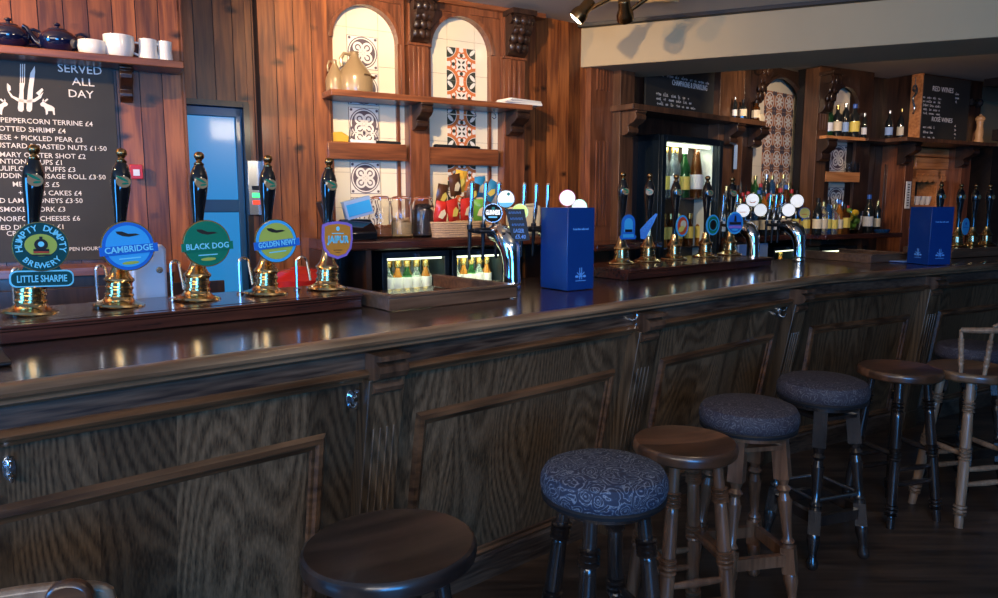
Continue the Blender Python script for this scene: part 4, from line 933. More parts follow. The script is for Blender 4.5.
# ---- tall blue cartons ---------------------------------------------------------
def carton(label, p0, rz, w_, dp, h, logo_left=False):
    t = thing('tall_blue_carton', label, 'carton', p0, rz)
    MB().box(0, w_, 0, dp, 0, h).build('box_body', 'carton', t, bevel=.002)
    mb = MB()
    def logo(M):
        q = MB(M); y = -.0012
        for dx in (-.006, .006): q.box(dx-.0018, dx+.0018, y, -.0002, .02, .075)
        q.ring(0, .07, .026, .030, -.0002, .001, 215, 325, 10); q.disc(-.024, .034, .010, -.0002, .001, sz=.6, n=8); q.disc(.024, .034, .010, -.0002, .001, sz=.6, n=8); q.box(-.032, .032, y, -.0002, .012, .015); q.prism([(-.012, .03), (-.006, .05), (.006, .05), (.012, .03)], y, -.0002)
        b = len(mb.v); mb.v += q.v; mb.f += [[b+i for i in f] for f in q.f]; mb.m += q.m; mb.sm += q.sm
    logo(Matrix.Translation((w_/2, 0, .03)))
    if logo_left: logo(Matrix.Translation((0, dp/2, .03)) @ Matrix.Rotation(-math.pi/2, 4, 'Z'))
    for i in range(13): mb.box(w_*(.2+.046*i), w_*(.2+.046*i)+w_*(.030 if i % 3 else .018), -.0012, -.0002, h*.73, h*.73+(.007 if i % 4 else .010))   # small illegible line of print
    mb.build('printed_mark', 'carton_ink', t)
p0 = G(567, 291, ZB)
carton('tall shiny dark blue carton on the bar right of the nearest chrome font', p0, math.radians(35), .165, .20, .385)
p0 = G(928, 265, ZB); carton('tall dark blue carton on the far bar beside the far pumps', p0, math.radians(9), .165, .20, .385, True)
p0 = G(892, 262, ZB)
t = thing('open_menu_booklet', 'thin dark blue booklet lying flat left of the far blue carton', 'booklet', p0, BAR2.rz); MB().prism([(0, 0), (.26, 0), (.26, .004), (0, .004)], -.09, .09).build('cover', 'carton', t, bevel=.001); MB().prism([(.01, .004), (.25, .004), (.25, .007), (.01, .007)], -.08, .08).build('pages', 'paper_blue', t)
t = tag(MB().box(-.16, .015, -.05, .20, 0, .010).build('bar_towel', 'black_matt', bevel=.004), 'folded black bar mat on the bar at the left edge of the photo', 'bar mat'); place(t, BAR, BAR.sd(G(2, 362, ZB))[0], BAR.sd(G(10, 362, ZB))[1], ZB)
# ================================================================ BEHIND THE BAR
def put(o, F, px, d, z, rz=0): return place(o, F, F.s(px, d, z+.06), d, z, rz)
# ---- teapots and crockery on the left shelf
def teapot(label):
    t = thing('teapot', label, 'teapot', group=None); t.scale = (.86, .86, .86)
    MB().lathe([(0, 0), (.050, 0), (.055, .006), (.080, .03), (.090, .06), (.086, .085), (.068, .105), (.045, .114), (.043, .117)], n=28).build('body', 'navy_glaze', t)
    MB().lathe([(.046, .114), (.044, .120), (.025, .126), (.010, .130), (.009, .136), (.016, .142), (.015, .150), (.006, .155), (0, .155)], n=20).build('lid', 'navy_glaze', t)
    MB().tube([(-.07, 0, .04), (-.10, 0, .055), (-.118, 0, .085), (-.135, 0, .115), (-.150, 0, .122)], [.024, .019, .014, .011, .012], 12).build('spout', 'navy_glaze', t)
    MB().tube([(.080, 0, .098), (.105, 0, .110), (.132, 0, .098), (.135, 0, .065), (.115, 0, .038), (.082, 0, .032)], .008, 10).build('handle', 'navy_glaze', t)
    return t
put(teapot('navy glazed teapot nearest the left end of the wall shelf'), WA, 9, .38, zl); put(teapot('navy glazed teapot beside the white sugar bowl on the wall shelf'), WA, 58, .38, zl)
def cupthing(name, label, prof, px, hy=None, col='china'):
    t = thing(name, label, 'cup' if 'cup' in name or 'mug' in name else name.split('_')[-1]); MB().lathe(prof, n=24).build('body', col, t)
    if hy: h, r, ang = hy; c, s_ = math.cos(ang), math.sin(ang); R = prof[2][0]; MB().tube([(x*c, x*s_, z) for x, z in ((R*.9, h*.82), (R+.02, h*.85), (R+.034, h*.62), (R+.026, h*.36), (R*.88, h*.24))], .0055, 8).build('handle', col, t)
    return put(t, WA, px, .40, zl)
cupthing('sugar_bowl', 'small rounded white bowl beside the second teapot', [(0, 0), (.040, 0), (.056, .014), (.062, .038), (.058, .064), (.054, .064), (.056, .038), (.048, .016), (0, .012)], 92)
cupthing('deep_bowl', 'deep white rounded cup, biggest of the white crockery on the wall shelf', [(0, 0), (.042, 0), (.056, .016), (.064, .05), (.065, .098), (.061, .098), (.058, .05), (.045, .018), (0, .012)], 119)
cupthing('mug', 'white mug with its handle to the left, second from the shelf end', [(0, 0), (.042, 0), (.044, .01), (.039, .05), (.040, .095), (.036, .095), (.036, .05), (.038, .012), (0, .008)], 148, (.095, .04, math.pi*.95))
cupthing('milk_jug', 'slim white mug at the right end of the wall shelf', [(0, 0), (.032, 0), (.034, .01), (.030, .05), (.032, .093), (.028, .093), (.027, .05), (.030, .012), (0, .008)], 165, (.095, .03, math.pi*1.1))
# ---- wall hardware
x, z = WA.sz(136, 172, .31)
t = thing('fire_call_point', 'small red fire alarm call point on the boards right of the menu board', 'alarm', WA.w(x, .32, z), WA.rz); t.scale = (.62, .62, .62); MB().box(-.045, .045, -.03, 0, -.055, .055).build('case', 'red_plastic', t, bevel=.004); MB().box(-.022, .022, -.034, -.028, -.03, .018).build('glass_panel', 'white_plastic', t)
x, z = WA.sz(255, 188, .03)
t = thing('door_switch', 'tall grey switch plate with green and red buttons beside the blue door', 'switch', WA.w(x, .03, z), WA.rz); MB().box(-.04, .04, -.02, 0, -.15, .15).build('plate', 'steel', t, bevel=.003)
for zz, m in ((.0, 'black_matt'), (-.04, 'led_green'), (-.08, 'led_red')):
    MB().box(-.02, .02, -.026, -.018, zz-.012, zz+.012).build('button', m, t, bevel=.002)
x, z = WA.sz(150, 268, .40)
t = thing('water_jug_dispenser', 'pale blue plastic dispenser behind the bright blue badge', 'dispenser', BAR.w(BAR.s(149, -.96, 1.2), -.96, ZB), BAR.rz)
h = BAR.z(150, 244, -.96)-ZB; MB().prism([(-.045, 0), (.04, 0), (.058, .03), (.062, h-.02), (.05, h), (-.05, h), (-.062, h-.02), (-.062, .02)], -.03, .03).build('body', 'white_plastic', t, bevel=.012); MB().cyl((.03, -.03, h*.62), (.03, -.04, h*.62), .012).build('knob', 'steel', t)
t = thing('red_bucket', 'round red plastic tub behind the pumps, left of the orange badge', 'tub', WA.w(WA.s(298, .6), .6, .95), WA.rz); hh = WA.z(298, 268, .6)-.95
MB().lathe([(0, 0), (.13, 0), (.15, hh*.5), (.155, hh*.78), (.12, hh*.93), (.05, hh)], n=24).lathe([(.05, hh), (.04, hh+.006), (0, hh+.008)], n=16).build('body', 'red_plastic', t); MB().tube([(-.15, 0, hh*.6), (-.16, -.04, hh*.5), (-.10, -.14, hh*.3), (.1, -.14, hh*.3), (.16, -.04, hh*.5), (.15, 0, hh*.6)], .005, 8).build('bail', 'steel', t)
o = tag(MB().box(-.5, .5, -.35, 0, .90, .945).box(-.48, .48, -.33, -.02, .5, .9).box(-.48, -.44, -.33, -.02, 0, .5).box(.44, .48, -.33, -.02, 0, .5).build('glass_washer_bench', 'steel', bevel=.004), 'low steel bench behind the nearest pumps', 'bench'); place(o, WA, WA.s(310, .5), .42, 0)
def tumbler():
    t = thing('stacked_glass', 'small clear glass on the bench behind the orange shield badge', 'glass', group='glasses behind the orange badge'); MB().lathe([(0, 0), (.03, 0), (.036, .10), (.033, .10), (.028, .008), (0, .006)], n=16).build('bowl', 'glass', t); return t
g0 = tumbler()
for i in range(5):
    g = g0 if i == 0 else dup(g0); put(g, WA, 341+5*(i % 3), .58-.09*(i//3), .945)
# ---- payment terminal
t = thing('till_card_reader', 'blue and white card till with a tilted screen beside the orange badge pump', 'till', group=None)
MB().box(-.10, .12, -.10, .10, 0, .055).sweep([(-.12, .0), (-.12, .04), (-.02, .11), (.02, .09), (.04, 0)], -.06, .12).build('base', 'black_gloss', t, bevel=.006)
MB(Matrix.Translation((.05, 0, .17)) @ Matrix.Rotation(-.25, 4, 'Y')).box(-.075, .075, -.03, .03, -.05, .05).box(-.068, .068, -.033, -.03, -.035, .03, 1).build('screen', ['paper_blue', 'badge_sky'], t, bevel=.004)
MB(Matrix.Rotation(-.3, 4, 'Y')).box(-.10, -.06, -.04, .05, .04, .24).build('arm', 'dark_metal', t, bevel=.005)
put(t, WA, 349, .40, CZA)
# ---- kilner jars
def jar(label, px, fill, fh, r=.066, h=.235):
    t = thing('kilner_jar', label, 'jar')
    MB().lathe([(0, 0), (r*.9, 0), (r, .012), (r*1.02, h*.5), (r, h*.72), (r*.86, h*.86), (r*.72, h*.90), (r*.72, h*.94), (r*.68, h*.94), (r*.68, h*.90), (r*.80, h*.86), (r*.95, h*.70), (r*.96, h*.1), (0, .008)], n=28).build('body', 'glass', t)
    MB().lathe([(0, h*1.0), (r*.6, h), (r*.74, h*.975), (r*.74, h*.955), (0, h*.955)], n=24).build('lid', 'glass', t)
    MB().lathe([(r*.72, h*.935), (r*.80, h*.937), (r*.80, h*.957), (r*.72, h*.96)], n=24).build('rubber_seal', 'rubber_red', t)
    MB().tube([(r*.74, 0, h*.92), (r*.95, 0, h*.96), (r*.90, 0, h*.86), (r*.78, 0, h*.80)], .003, 6).build('clasp', 'steel', t)
    q = MB(); rnd = random.Random(px)
    q.lathe([(0, .01), (r*.90, .012), (r*.92, fh*.9), (r*.5, fh*1.02), (0, fh)], n=20)
    o = q.build('contents', fill, t)
    for k in range(26):
        a = rnd.uniform(0, 6.28); rr = r*.75*rnd.random()**.5; c = Matrix.Translation((rr*math.cos(a), rr*math.sin(a), fh+rnd.uniform(-.012, .012))) @ Matrix.Rotation(rnd.uniform(-1, 1), 4, 'X') @ Matrix.Rotation(rnd.uniform(0, 3), 4, 'Z')
        q.lathe([(0, -.008), (.013, -.004), (.014, .004), (0, .008)], n=7, M=c)
    bpy.data.objects.remove(o); o = q.build('contents', fill, t); o['kind'] = 'stuff'
    put(t, WA, px, .36, CZA)
jar('big glass clip top jar with a few red brown snacks, leftmost of three', 381, 'biscuit_red', .06)
jar('big glass clip top jar one third full of pale beige snacks, middle of three', 401, 'biscuit', .095)
jar('big glass clip top jar filled dark to the top, rightmost of three', 423, 'bean_dark', .17)
t = tag(MB().lathe([(0, 0), (.055, 0), (.062, .01), (.062, .09), (.05, .10), (.03, .105), (0, .105)], n=20, sy=.5).build('wall_dial', 'paper_blue'), 'pale blue round tin behind the leftmost glass jar', 'tin'); put(t, WA, 362, .14, CZA)
# ---- wicker baskets with crisps
def basket(label, px, d, w_, dp, h):
    t = thing('wicker_basket', label, 'basket'); mb = MB()
    n = 28
    for k in range(7):
        z = .004+h*k/6.5; g = 1+.10*k/6
        P = [(w_/2*g*max(-1, min(1, 1.25*math.cos(2*math.pi*i/n))), dp/2*g*max(-1, min(1, 1.25*math.sin(2*math.pi*i/n))), z) for i in range(n+1)]
        mb.tube(P, h/11, 6)
    mb.box(-w_/2+.004, w_/2-.004, -dp/2+.004, dp/2-.004, 0, .01); mb.build('weave', 'wicker', t)
    return put(t, WA, px, d, CZA)
basket('low wicker basket stuffed with coloured crisp packets', 452, .36, .30, .2, .085)
basket('smaller wicker basket behind the nearest chrome font', 482, .30, .16, .16, .08)
rnd = random.Random(2)
for i, (px, py, d, m, desc, tl) in enumerate(((442, 190, .32, 'crisps_brown', 'brown crisp packet with cream corner, leftmost at the back of the basket', .1), (455, 180, .28, 'crisps_brown', 'dark brown crisp packet standing tallest in the middle of the basket', -.2), (460, 176, .25, 'crisps_yellow', 'golden yellow crisp packet at the back of the basket', .15),
        (441, 207, .40, 'crisps_red', 'red crisp packet at the left front of the basket', .12), (453, 205, .42, 'crisps_red', 'red crisp packet at the middle front of the basket', -.25), (466, 204, .40, 'crisps_red', 'red crisp packet at the right front of the basket', -.1),
        (472, 188, .30, 'crisps_brown', 'brown crisp packet against the wall, behind the left tap handle', .3), (480, 182, .24, 'crisps_blue', 'blue crisp packet standing in the smaller basket, behind the tap handles', -.1), (491, 186, .20, 'crisps_blue', 'blue crisp packet lying high right behind the chrome font', .5), (480, 205, .36, 'crisps_green', 'lime green crisp packet behind the black badge', .0))):
    x, z = WA.sz(px, py, d); w_, h = .085, .13
    t = thing('crisp_packet', desc, 'crisp packet', WA.w(x, d, z-.03), WA.rz); t.rotation_euler = (.12, tl, WA.rz+rnd.uniform(-.3, .3))
    mb = MB(); N = 7; vs = []
    for s_ in (-1, 1):
        for a in range(N):
            for b in range(N):
                u, v = a/(N-1)*2-1, b/(N-1)*2-1; vs.append((u*w_/2*(1-.06*abs(v)), s_*(.018*(1-u*u)*(1-v**4)+.0008)+rnd.uniform(-.0015, .0015), v*h/2))
    fs = [(o_+a*N+b, o_+(a+1)*N+b, o_+(a+1)*N+b+1, o_+a*N+b+1) for o_ in (0, N*N) for a in range(N-1) for b in range(N-1)]
    mb.add(vs, fs, 0, True); mb.build('pouch', m, t)
    MB().prism([(-.022, -.03), (.006, -.036), (.024, -.004), (.010, .020), (-.010, .006)], -.021, -.0185).build('printed_label', 'label_cream' if i % 2 else 'label_yellow', t)
t = thing('cream_cushion_bag', 'cream canvas bag standing on the back counter right of the crisps', 'bag'); MB().prism([(-.10, 0), (.10, 0), (.11, .12), (.105, .185), (-.09, .17), (-.105, .1)], -.05, .05).build('bag_body', 'cloth_cream', t, bevel=.015); MB().tube([(-.05, -.05, .17), (-.045, -.055, .185), (.045, -.055, .19), (.05, -.05, .175)], .006, 8).build('handle', 'cloth_cream', t); put(t, WA, 523, .32, CZA)
# ---- on the niche shelf
def jug(label, px, h, r, hand):
    t = thing('stoneware_jug', label, 'jug'); h *= .9; r *= .92; MB().lathe([(0, 0), (r, 0), (r*1.02, h*.05), (r*1.02, h*.34), (r*.98, h*.42), (r*.70, h*.60), (r*.36, h*.80), (r*.24, h*.88), (r*.23, h*.97), (r*.28, h), (0, h)], n=28).build('body', 'stoneware', t)
    MB().tube([(-r*.24, 0, h*.93), (-r*.60, 0, h*.94), (-r*.80, 0, h*.80), (-r*.74, 0, h*.62)], r*.10, 10).build('handle', 'stoneware', t)
    if hand: MB(Matrix.Rotation(.45, 4, 'Z')).tube([(-r*.28+.0035*k, -r*1.02, h*.40+(.005 if k % 2 else -.004)) for k in range(14)], .0012, 5).box(r*.3, r*.62, -r*1.0, -r*.90, h*.34, h*.40).build('stamp', 'glass_brown', t)
    return put(t, WA, px, .20, SHZ)
jug('large cream and brown stoneware jug on the shelf in the left niche', 355, .25, .108, 1); jug('small stoneware jug at the very left of the left niche', 335, .19, .055, 0)
t = thing('paper_stack', 'loose stack of white papers on the right end of the niche shelf', 'papers')
for i in range(3): MB(Matrix.Rotation((-.1, .08, .2)[i], 4, 'Z')).box(-.16+.02*i, .14, -.07, .07, i*.012, i*.012+.011).build('sheet_bundle', 'paper', t, bevel=.002)
put(t, WA, 518, .20, SHZ)
def knife(label, px, z, m1, m2, L=.30):
    t = thing('bar_tool', label, 'bar tool'); MB().box(-L/2, L*.02, -.02, .02, 0, .02).build('grip', m1, t, bevel=.006); MB().prism([(0, .004), (L*.55, .002), (L*.56, .014), (L*.5, .02), (0, .02)], -.01, .012).build('blade', m2, t, bevel=.002); put(t, WA, px, .10, z); return t
knife('white and black bar tool lying on the rail of the left niche', 374, ZMR, 'white_plastic', 'black_matt'); knife('black stapler lying on the rail of the right niche', 456, ZMR2, 'black_matt', 'black_gloss')
t = tag(MB().prism([(-.06, 0), (.06, 0), (.066, .035), (.02, .06), (-.05, .055)], -.03, .03).build('snack_packet', 'crisps_yellow', bevel=.008), 'small yellow packet at the left end of the left niche rail', 'packet'); put(t, WA, 337, .09, ZMR)
for px, py in ((499, 102), (484, 113)):
    x, z = WA.sz(474 if px == 484 else px-5, py, .2); t = thing('cup_hook', 'tiny metal cup hook under the niche shelf', 'hook', WA.w(x, .2, SHZ-.035), WA.rz, 'cup hooks under the niche shelf'); MB().tube([(0, 0, 0), (0, 0, -.02), (.012, 0, -.03), (.014, 0, -.045), (0, 0, -.055), (-.012, 0, -.045)], .003, 6).build('wire', 'steel', t); MB().lathe([(0, 0), (.007, -.003), (0, -.005)], n=8).build('rose', 'steel', t)
# ---- bottles -------------------------------------------------------------------
PROF = {'wine': [(0, 0), (.036, 0), (.038, .006), (.038, .17), (.034, .195), (.020, .225), (.0145, .245), (.014, .29), (.016, .292), (.016, .30), (0, .30)],
        'hock': [(0, 0), (.036, 0), (.038, .006), (.037, .13), (.026, .20), (.016, .26), (.0135, .31), (.0155, .312), (.0155, .33), (0, .33)],
        'spirit': [(0, 0), (.038, 0), (.041, .006), (.041, .165), (.036, .185), (.018, .205), (.015, .215), (.015, .265), (0, .265)],
        'square': [(0, 0), (.044, 0), (.046, .006), (.046, .15), (.040, .165), (.016, .18), (.015, .20), (.015, .235), (0, .235)],
        'slim': [(0, 0), (.029, 0), (.031, .006), (.031, .20), (.026, .225), (.014, .245), (.013, .29), (0, .29)],
        'beer': [(0, 0), (.028, 0), (.030, .005), (.030, .115), (.026, .135), (.013, .165), (.012, .205), (.0145, .207), (.0145, .215), (0, .215)]}
def bottle_proto(kind, glass, label_m, cap_m, z0=.05, z1=.13):
    t = thing('spirit_bottle' if kind not in ('wine', 'hock', 'beer') else kind.replace('hock', 'wine')+'_bottle', 'x', 'bottle'); pr = PROF[kind]; H = pr[-1][1]; sq = kind == 'square'
    MB().lathe(pr, n=16 if not sq else 8).build('glass_body', glass, t)
    R = pr[2][0]+.0008; MB().lathe([(R, z0), (R, z1)], n=16 if not sq else 8).build('label_band', label_m, t)
    MB().lathe([(0, H-.03), (.017, H-.03), (.0172, H+.004), (0, H+.005)], n=12).build('cap', cap_m, t)
    return t
PR = {}
used = {}
def bottle(kind, glass, lab, cap, F, s, d, z, text, group, k=1):
    key = (kind, glass, lab, cap)
    if key not in PR: PR[key] = bottle_proto(kind, glass, lab, cap); o = PR[key]
    else: o = dup(PR[key])
    o.location = F.w(s, d, z); o.rotation_euler = (0, 0, F.rz+random.uniform(-.3, .3)); o.scale = (k, k, k); o['label'] = text
    if group: o['group'] = group
    elif 'group' in o: del o['group']
    return o
CN = {'glass_green': 'green', 'glass_brown': 'brown', 'glass_dark': 'black', 'glass_blue': 'blue', 'spirit_amber': 'amber', 'spirit_clear': 'clear', 'glass': 'clear'}
LN = {'label_cream': 'cream', 'label_white': 'white', 'label_red': 'red', 'label_yellow': 'yellow', 'paper_blue': 'pale blue'}
KN = {'cap_gold': 'gold', 'cap_red': 'red', 'cap_blue': 'blue', 'black_matt': 'black', 'steel': 'steel'}
rb_ = random.Random(11)
def crowd(F, px0, px1, n, d0, d1, z, where, grp, tops=None):
    for i in range(n):
        px = px0+(px1-px0)*(i+.5)/n; row = i % 2
        d = d0 if row == 0 else d1
        kind = rb_.choice(('spirit', 'slim', 'square', 'wine', 'spirit', 'slim')); gl = rb_.choice(('spirit_clear', 'glass_green', 'spirit_amber', 'glass_dark', 'glass_blue', 'glass_brown', 'glass_dark'))
        lb = rb_.choice(list(LN)); cp = rb_.choice(list(KN))
        bottle(kind, gl, lb, cp, F, F.s(px, d, z+.12), d, z, f'{CN[gl]} {kind} bottle, {LN[lb]} label, {KN[cp]} cap, {where}', f'{grp}, {CN[gl]} {kind} {LN[lb]} {KN[cp]}', rb_.uniform(.92, 1.12))
def tier(F, px0, px1, d0, h, label):
    a_, b_ = F.s(px0, .2, 1.4), F.s(px1, .2, 1.4); z = CZB
    t = thing('stepped_bottle_rack', label, 'rack', F.w(0, 0, 0), F.rz)
    for k_, dd in ((1, .26), (2, .15)): MB().box(a_, b_, -dd, -.035, z+h*(k_-1), z+h*k_).build('step', 'dark_joinery', t, bevel=.003)
tier(WB, 722, 806, .26, .11, 'dark stepped rack lifting the rear spirit bottles before the tiled arch')
W1 = 'before the tiled arch'
crowd(WB, 722, 808, 17, .37, .31, CZB, 'front row '+W1, 'front spirits '+W1)
crowd(WB, 723, 804, 15, .205, .205, CZB+.11, 'middle step '+W1, 'middle spirits '+W1)
crowd(WB, 724, 802, 14, .095, .095, CZB+.22, 'top step '+W1, 'top step spirits '+W1)
crowd(WC, 816, 848, 12, .35, .18, CZC, 'below the small niche', 'spirits below the small niche')
bottle('wine', 'glass_dark', 'label_white', 'cap_blue', WC, WC.s(869, .25), .25, CZC, 'dark wine bottle, white label, blue top, beside the citrus bowl', None, 1.15)
bottle('slim', 'glass_dark', 'label_cream', 'cap_gold', WC, WC.s(878, .22), .22, CZC, 'slim dark bottle with gold top right of the white label wine bottle', None, 1.0)
for i, (px, gl, lb, cp, kd, k, tx) in enumerate(((829, 'glass_green', 'label_white', 'black_matt', 'wine', .95, 'green bottle with white label, leftmost on the whisky shelf'), (837, 'glass_dark', 'label_cream', 'cap_gold', 'spirit', 1.05, 'dark whisky bottle with cream label, second on the whisky shelf'), (845, 'glass_dark', 'paper_blue', 'steel', 'slim', 1.05, 'dark bottle with pale blue label in the middle of the whisky shelf'), (854, 'glass_dark', 'label_yellow', 'cap_blue', 'spirit', 1.15, 'broad dark bottle with large golden label on the whisky shelf'), (864, 'glass_dark', 'label_white', 'steel', 'slim', .8, 'short dark bottle at the right end of the whisky shelf'))):
    bottle(kd, gl, lb, cp, WC, WC.s(px, .13, SCZ+.1), .13, SCZ, tx, None, k)
bottle('wine', 'glass_dark', 'paper_blue', 'steel', WC, WC.s(889, .17, SCZ+.1), .17, SCZ, 'black bottle with blue glint in the dark corner, left of the pale labelled one', None, .9)
bottle('wine', 'glass_dark', 'label_cream', 'cap_gold', WC, WC.s(901, .17, SCZ+.1), .17, SCZ, 'black bottle with cream label next to the orange cupboard end', None, 1)
for px, gl, lb, cp, kd, k, tx in ((735, 'glass_dark', 'label_white', 'steel', 'slim', .62, 'small slim bottle on the shelf end left of the tiled arch'), (743, 'glass_dark', 'label_cream', 'black_matt', 'square', .72, 'small dark square bottle on the shelf end left of the tiled arch'), (756, 'glass_brown', 'label_cream', 'black_matt', 'square', .78, 'squat brown bottle at the very end of the shelf left of the tiled arch')):
    bottle(kd, gl, lb, cp, WB, WB.s(px, .16, SBZ+.1), .16, SBZ, tx, None, k)
t = tag(MB().lathe([(0, -.006), (.034, -.006), (.036, 0), (.034, .006), (0, .006)], n=20, M=Matrix.Translation((0, 0, .036)) @ Matrix.Rotation(math.pi/2, 4, 'X')).build('coaster_disc', 'label_cream'), 'round cream disc leaning at the shelf end before the tiled arch', 'disc'); put(t, WB, 762, .20, SBZ)
# citrus bowl
t = thing('fruit_bowl', 'tall clear bowl of lemons and limes on the far back counter', 'bowl'); MB().lathe([(0, 0), (.06, 0), (.09, .03), (.11, .12), (.11, .20), (.105, .20), (.104, .12), (.085, .034), (0, .008)], n=24).build('bowl', 'glass', t); put(t, WC, 849, .30, CZC)
fp = None
for i in range(12):
    a = i*2.4; r = .055*(1 if i % 3 else .3); z = .045+.014*i
    kind = 'lemon' if i % 3 == 1 else 'lime'
    o = MB().lathe([(0, -.036), (.008, -.032), (.026, -.018), (.030, 0), (.026, .018), (.008, .032), (0, .036)], n=14).build(kind, kind)
    tag(o, f'{"yellow lemon" if kind == "lemon" else "green lime"} in the clear fruit bowl on the far counter', 'fruit', kind+'s in the fruit bowl'); o.location = t.location+Vector((r*math.cos(a), r*math.sin(a), z)); o.rotation_euler = (1.2, i, i*.7)
t = thing('glass_ashtray', 'small blue tinted glass dish right of the citrus bowl', 'dish'); MB().lathe([(0, 0), (.06, 0), (.075, .03), (.068, .03), (.055, .01), (0, .008)], n=20).build('dish', 'glass_blue', t); put(t, WC, 882, .34, CZC)
for i, px in enumerate((848, 852, 856)):
    o = MB().lathe([(0, 0), (.03, 0), (.038, .09), (.035, .09), (.028, .008), (0, .006)], n=14).build('tumbler', 'glass'); tag(o, 'clear tumbler on the orange rail of the small niche', 'glass', 'tumblers on the small niche rail'); put(o, WC, px, .10, zm)
# ---- tall wine fridge
f0, f1_ = WB.s(655, .12, 1.9), WB.s(716, .12, 1.9); fz1 = WB.z(686, 137, .12); fz0 = WB.z(686, 262, .12)-.25
t = thing('tall_wine_fridge', 'tall lit glass door fridge of wine bottles behind the middle pumps', 'fridge', WB.w(0, 0, 0), WB.rz)
MB().box(f0, f0+.045, -.16, .25, fz0, fz1).box(f1_-.045, f1_, -.16, .25, fz0, fz1).box(f0, f1_, -.16, .25, fz1-.05, fz1).box(f0, f1_, -.16, .25, fz0, fz0+.05).build('cabinet', 'fridge_frame', t, bevel=.003)
MB().box(f0+.04, f1_-.04, .22, .24, fz0, fz1).box(f0+.045, f0+.05, -.12, .22, fz0+.05, fz1-.05).box(f1_-.05, f1_-.045, -.12, .22, fz0+.05, fz1-.05).build('liner', 'fridge_white', t)
MB().box(f0+.06, f1_-.06, -.10, -.07, fz1-.075, fz1-.052).build('light_strip', 'fridge_glow', t)
# door frame edges and glass
MB().box(f0+.005, f0+.05, -.19, -.165, fz0+.01, fz1-.01).box(f1_-.05, f1_-.005, -.19, -.165, fz0+.01, fz1-.01).box(f0+.05, f1_-.05, -.19, -.165, fz1-.055, fz1-.01).box(f0+.05, f1_-.05, -.19, -.165, fz0+.01, fz0+.055).build('door_frame', 'fridge_frame', t, bevel=.002)
fs = [WB.z(686, y, .05) for y in (198, 246)]
for z in fs: MB().box(f0+.05, f1_-.05, -.10, .21, z-.012, z).build('shelf', 'steel', t)
kinds = [('wine', 'spirit_clear', 'label_yellow', 'cap_gold'), ('wine', 'spirit_clear', 'label_white', 'cap_gold'), ('wine', 'glass_green', 'label_yellow', 'label_white'), ('hock', 'glass_brown', 'label_white', 'cap_blue')]
names = ['clear wine bottle with yellow label, leftmost in the lit fridge', 'clear wine bottle with white label in the lit fridge', 'green wine bottle with yellow label in the lit fridge', 'tall brown wine bottle with blue neck and white label in the lit fridge']
for i, (px, k) in enumerate(((664, 0), (668, 1), (674, 0), (679, 2), (683, 2), (691, 3))):
    tx = ['clear wine bottle with yellow label, leftmost in the lit fridge', 'clear wine bottle with white label, second in the lit fridge', 'clear wine bottle with yellow label, third in the lit fridge', 'green wine bottle, left of two in the middle of the lit fridge', 'green wine bottle, right of two in the middle of the lit fridge', 'tall brown wine bottle with blue neck alone at the right of the lit fridge'][i]
    bottle(*kinds[k], WB, WB.s(px, .0), .0+.04*(i % 2), fs[0], tx, None, 1.45 if k == 3 else 1.3)
for i, px in enumerate((664, 671, 679, 690, 700)):
    bottle('beer', ('spirit_amber', 'glass_brown')[i % 2], 'label_yellow', 'cap_gold', WB, WB.s(px, .0), .0, fs[1], 'short amber bottle on the lower shelf of the lit fridge', 'amber bottles low in the lit fridge', 1.2)
o = bpy.data.lights.new('fridge_lamp', 'AREA'); o.shape = 'RECTANGLE'; o.size = f1_-f0-.2; o.size_y = .04; o.energy = 2.2; o.color = (.93, 1, .78); q = bpy.data.objects.new('fridge_lamp', o); COL.objects.link(q); q.location = WB.w((f0+f1_)/2, .06, fz1-.085); q.rotation_euler = (.35, 0, WB.rz)
# ---- undercounter fridges
def low_fridge(label, F, px0, px1, dface, ztop, zbot, nb, where, grp, glow=4):
    t = thing('bottle_fridge', label, 'fridge', F.w(0, 0, 0), F.rz); a, b = F.s(px0, dface), F.s(px1, dface); dp = .36
    MB().box(a, a+.03, -dface, -dface+dp, zbot, ztop).box(b-.03, b, -dface, -dface+dp, zbot, ztop).box(a, b, -dface, -dface+dp, ztop-.035, ztop).box(a, b, -dface, -dface+dp, zbot, zbot+.05).build('cabinet', 'fridge_frame', t, bevel=.002)
    MB().box(a+.03, b-.03, -dface+dp-.02, -dface+dp, zbot, ztop-.03).build('liner', 'fridge_white', t)
    MB().box(a+.04, b-.04, -dface+.02, -dface+.035, ztop-.047, ztop-.036).build('light_strip', 'fridge_glow', t)
    zs = ztop-.29; MB().box(a+.03, b-.03, -dface+.03, -dface+dp-.03, zs-.01, zs).build('shelf', 'steel', t)
    MB().box((a+b)/2-.012, (a+b)/2+.012, -dface-.014, -dface-.002, ztop-.032, ztop-.012).build('badge', 'steel', t)
    L = bpy.data.lights.new('fridge_lamp', 'AREA'); L.shape = 'RECTANGLE'; L.size = b-a-.1; L.size_y = .05; L.energy = glow*.3; L.color = (.88, 1, .60); q = bpy.data.objects.new('fridge_lamp', L); COL.objects.link(q); q.location = F.w((a+b)/2, dface-.05, ztop-.05); q.rotation_euler = (.5, 0, F.rz)
    for i in range(nb):
        s = a+.06+(b-a-.12)*(i+.5)/nb
        bottle('beer', ('spirit_clear', 'glass_green', 'spirit_amber')[i % 3 if nb > 5 else 2], 'label_white', 'cap_gold', F, s, dface-.11-.05*(i % 2), zs, f'small {("clear", "green", "amber")[i % 3 if nb > 5 else 2]} beer bottle in the lit fridge {where}', grp+(' clear', ' green', ' amber')[i % 3 if nb > 5 else 2], 1.05)
low_fridge('lit undercounter bottle fridge below the glass jars', WA, 381, 449, .46, CZA-.075, .45, 10, 'below the jars', 'beers below the jars', 2.5)
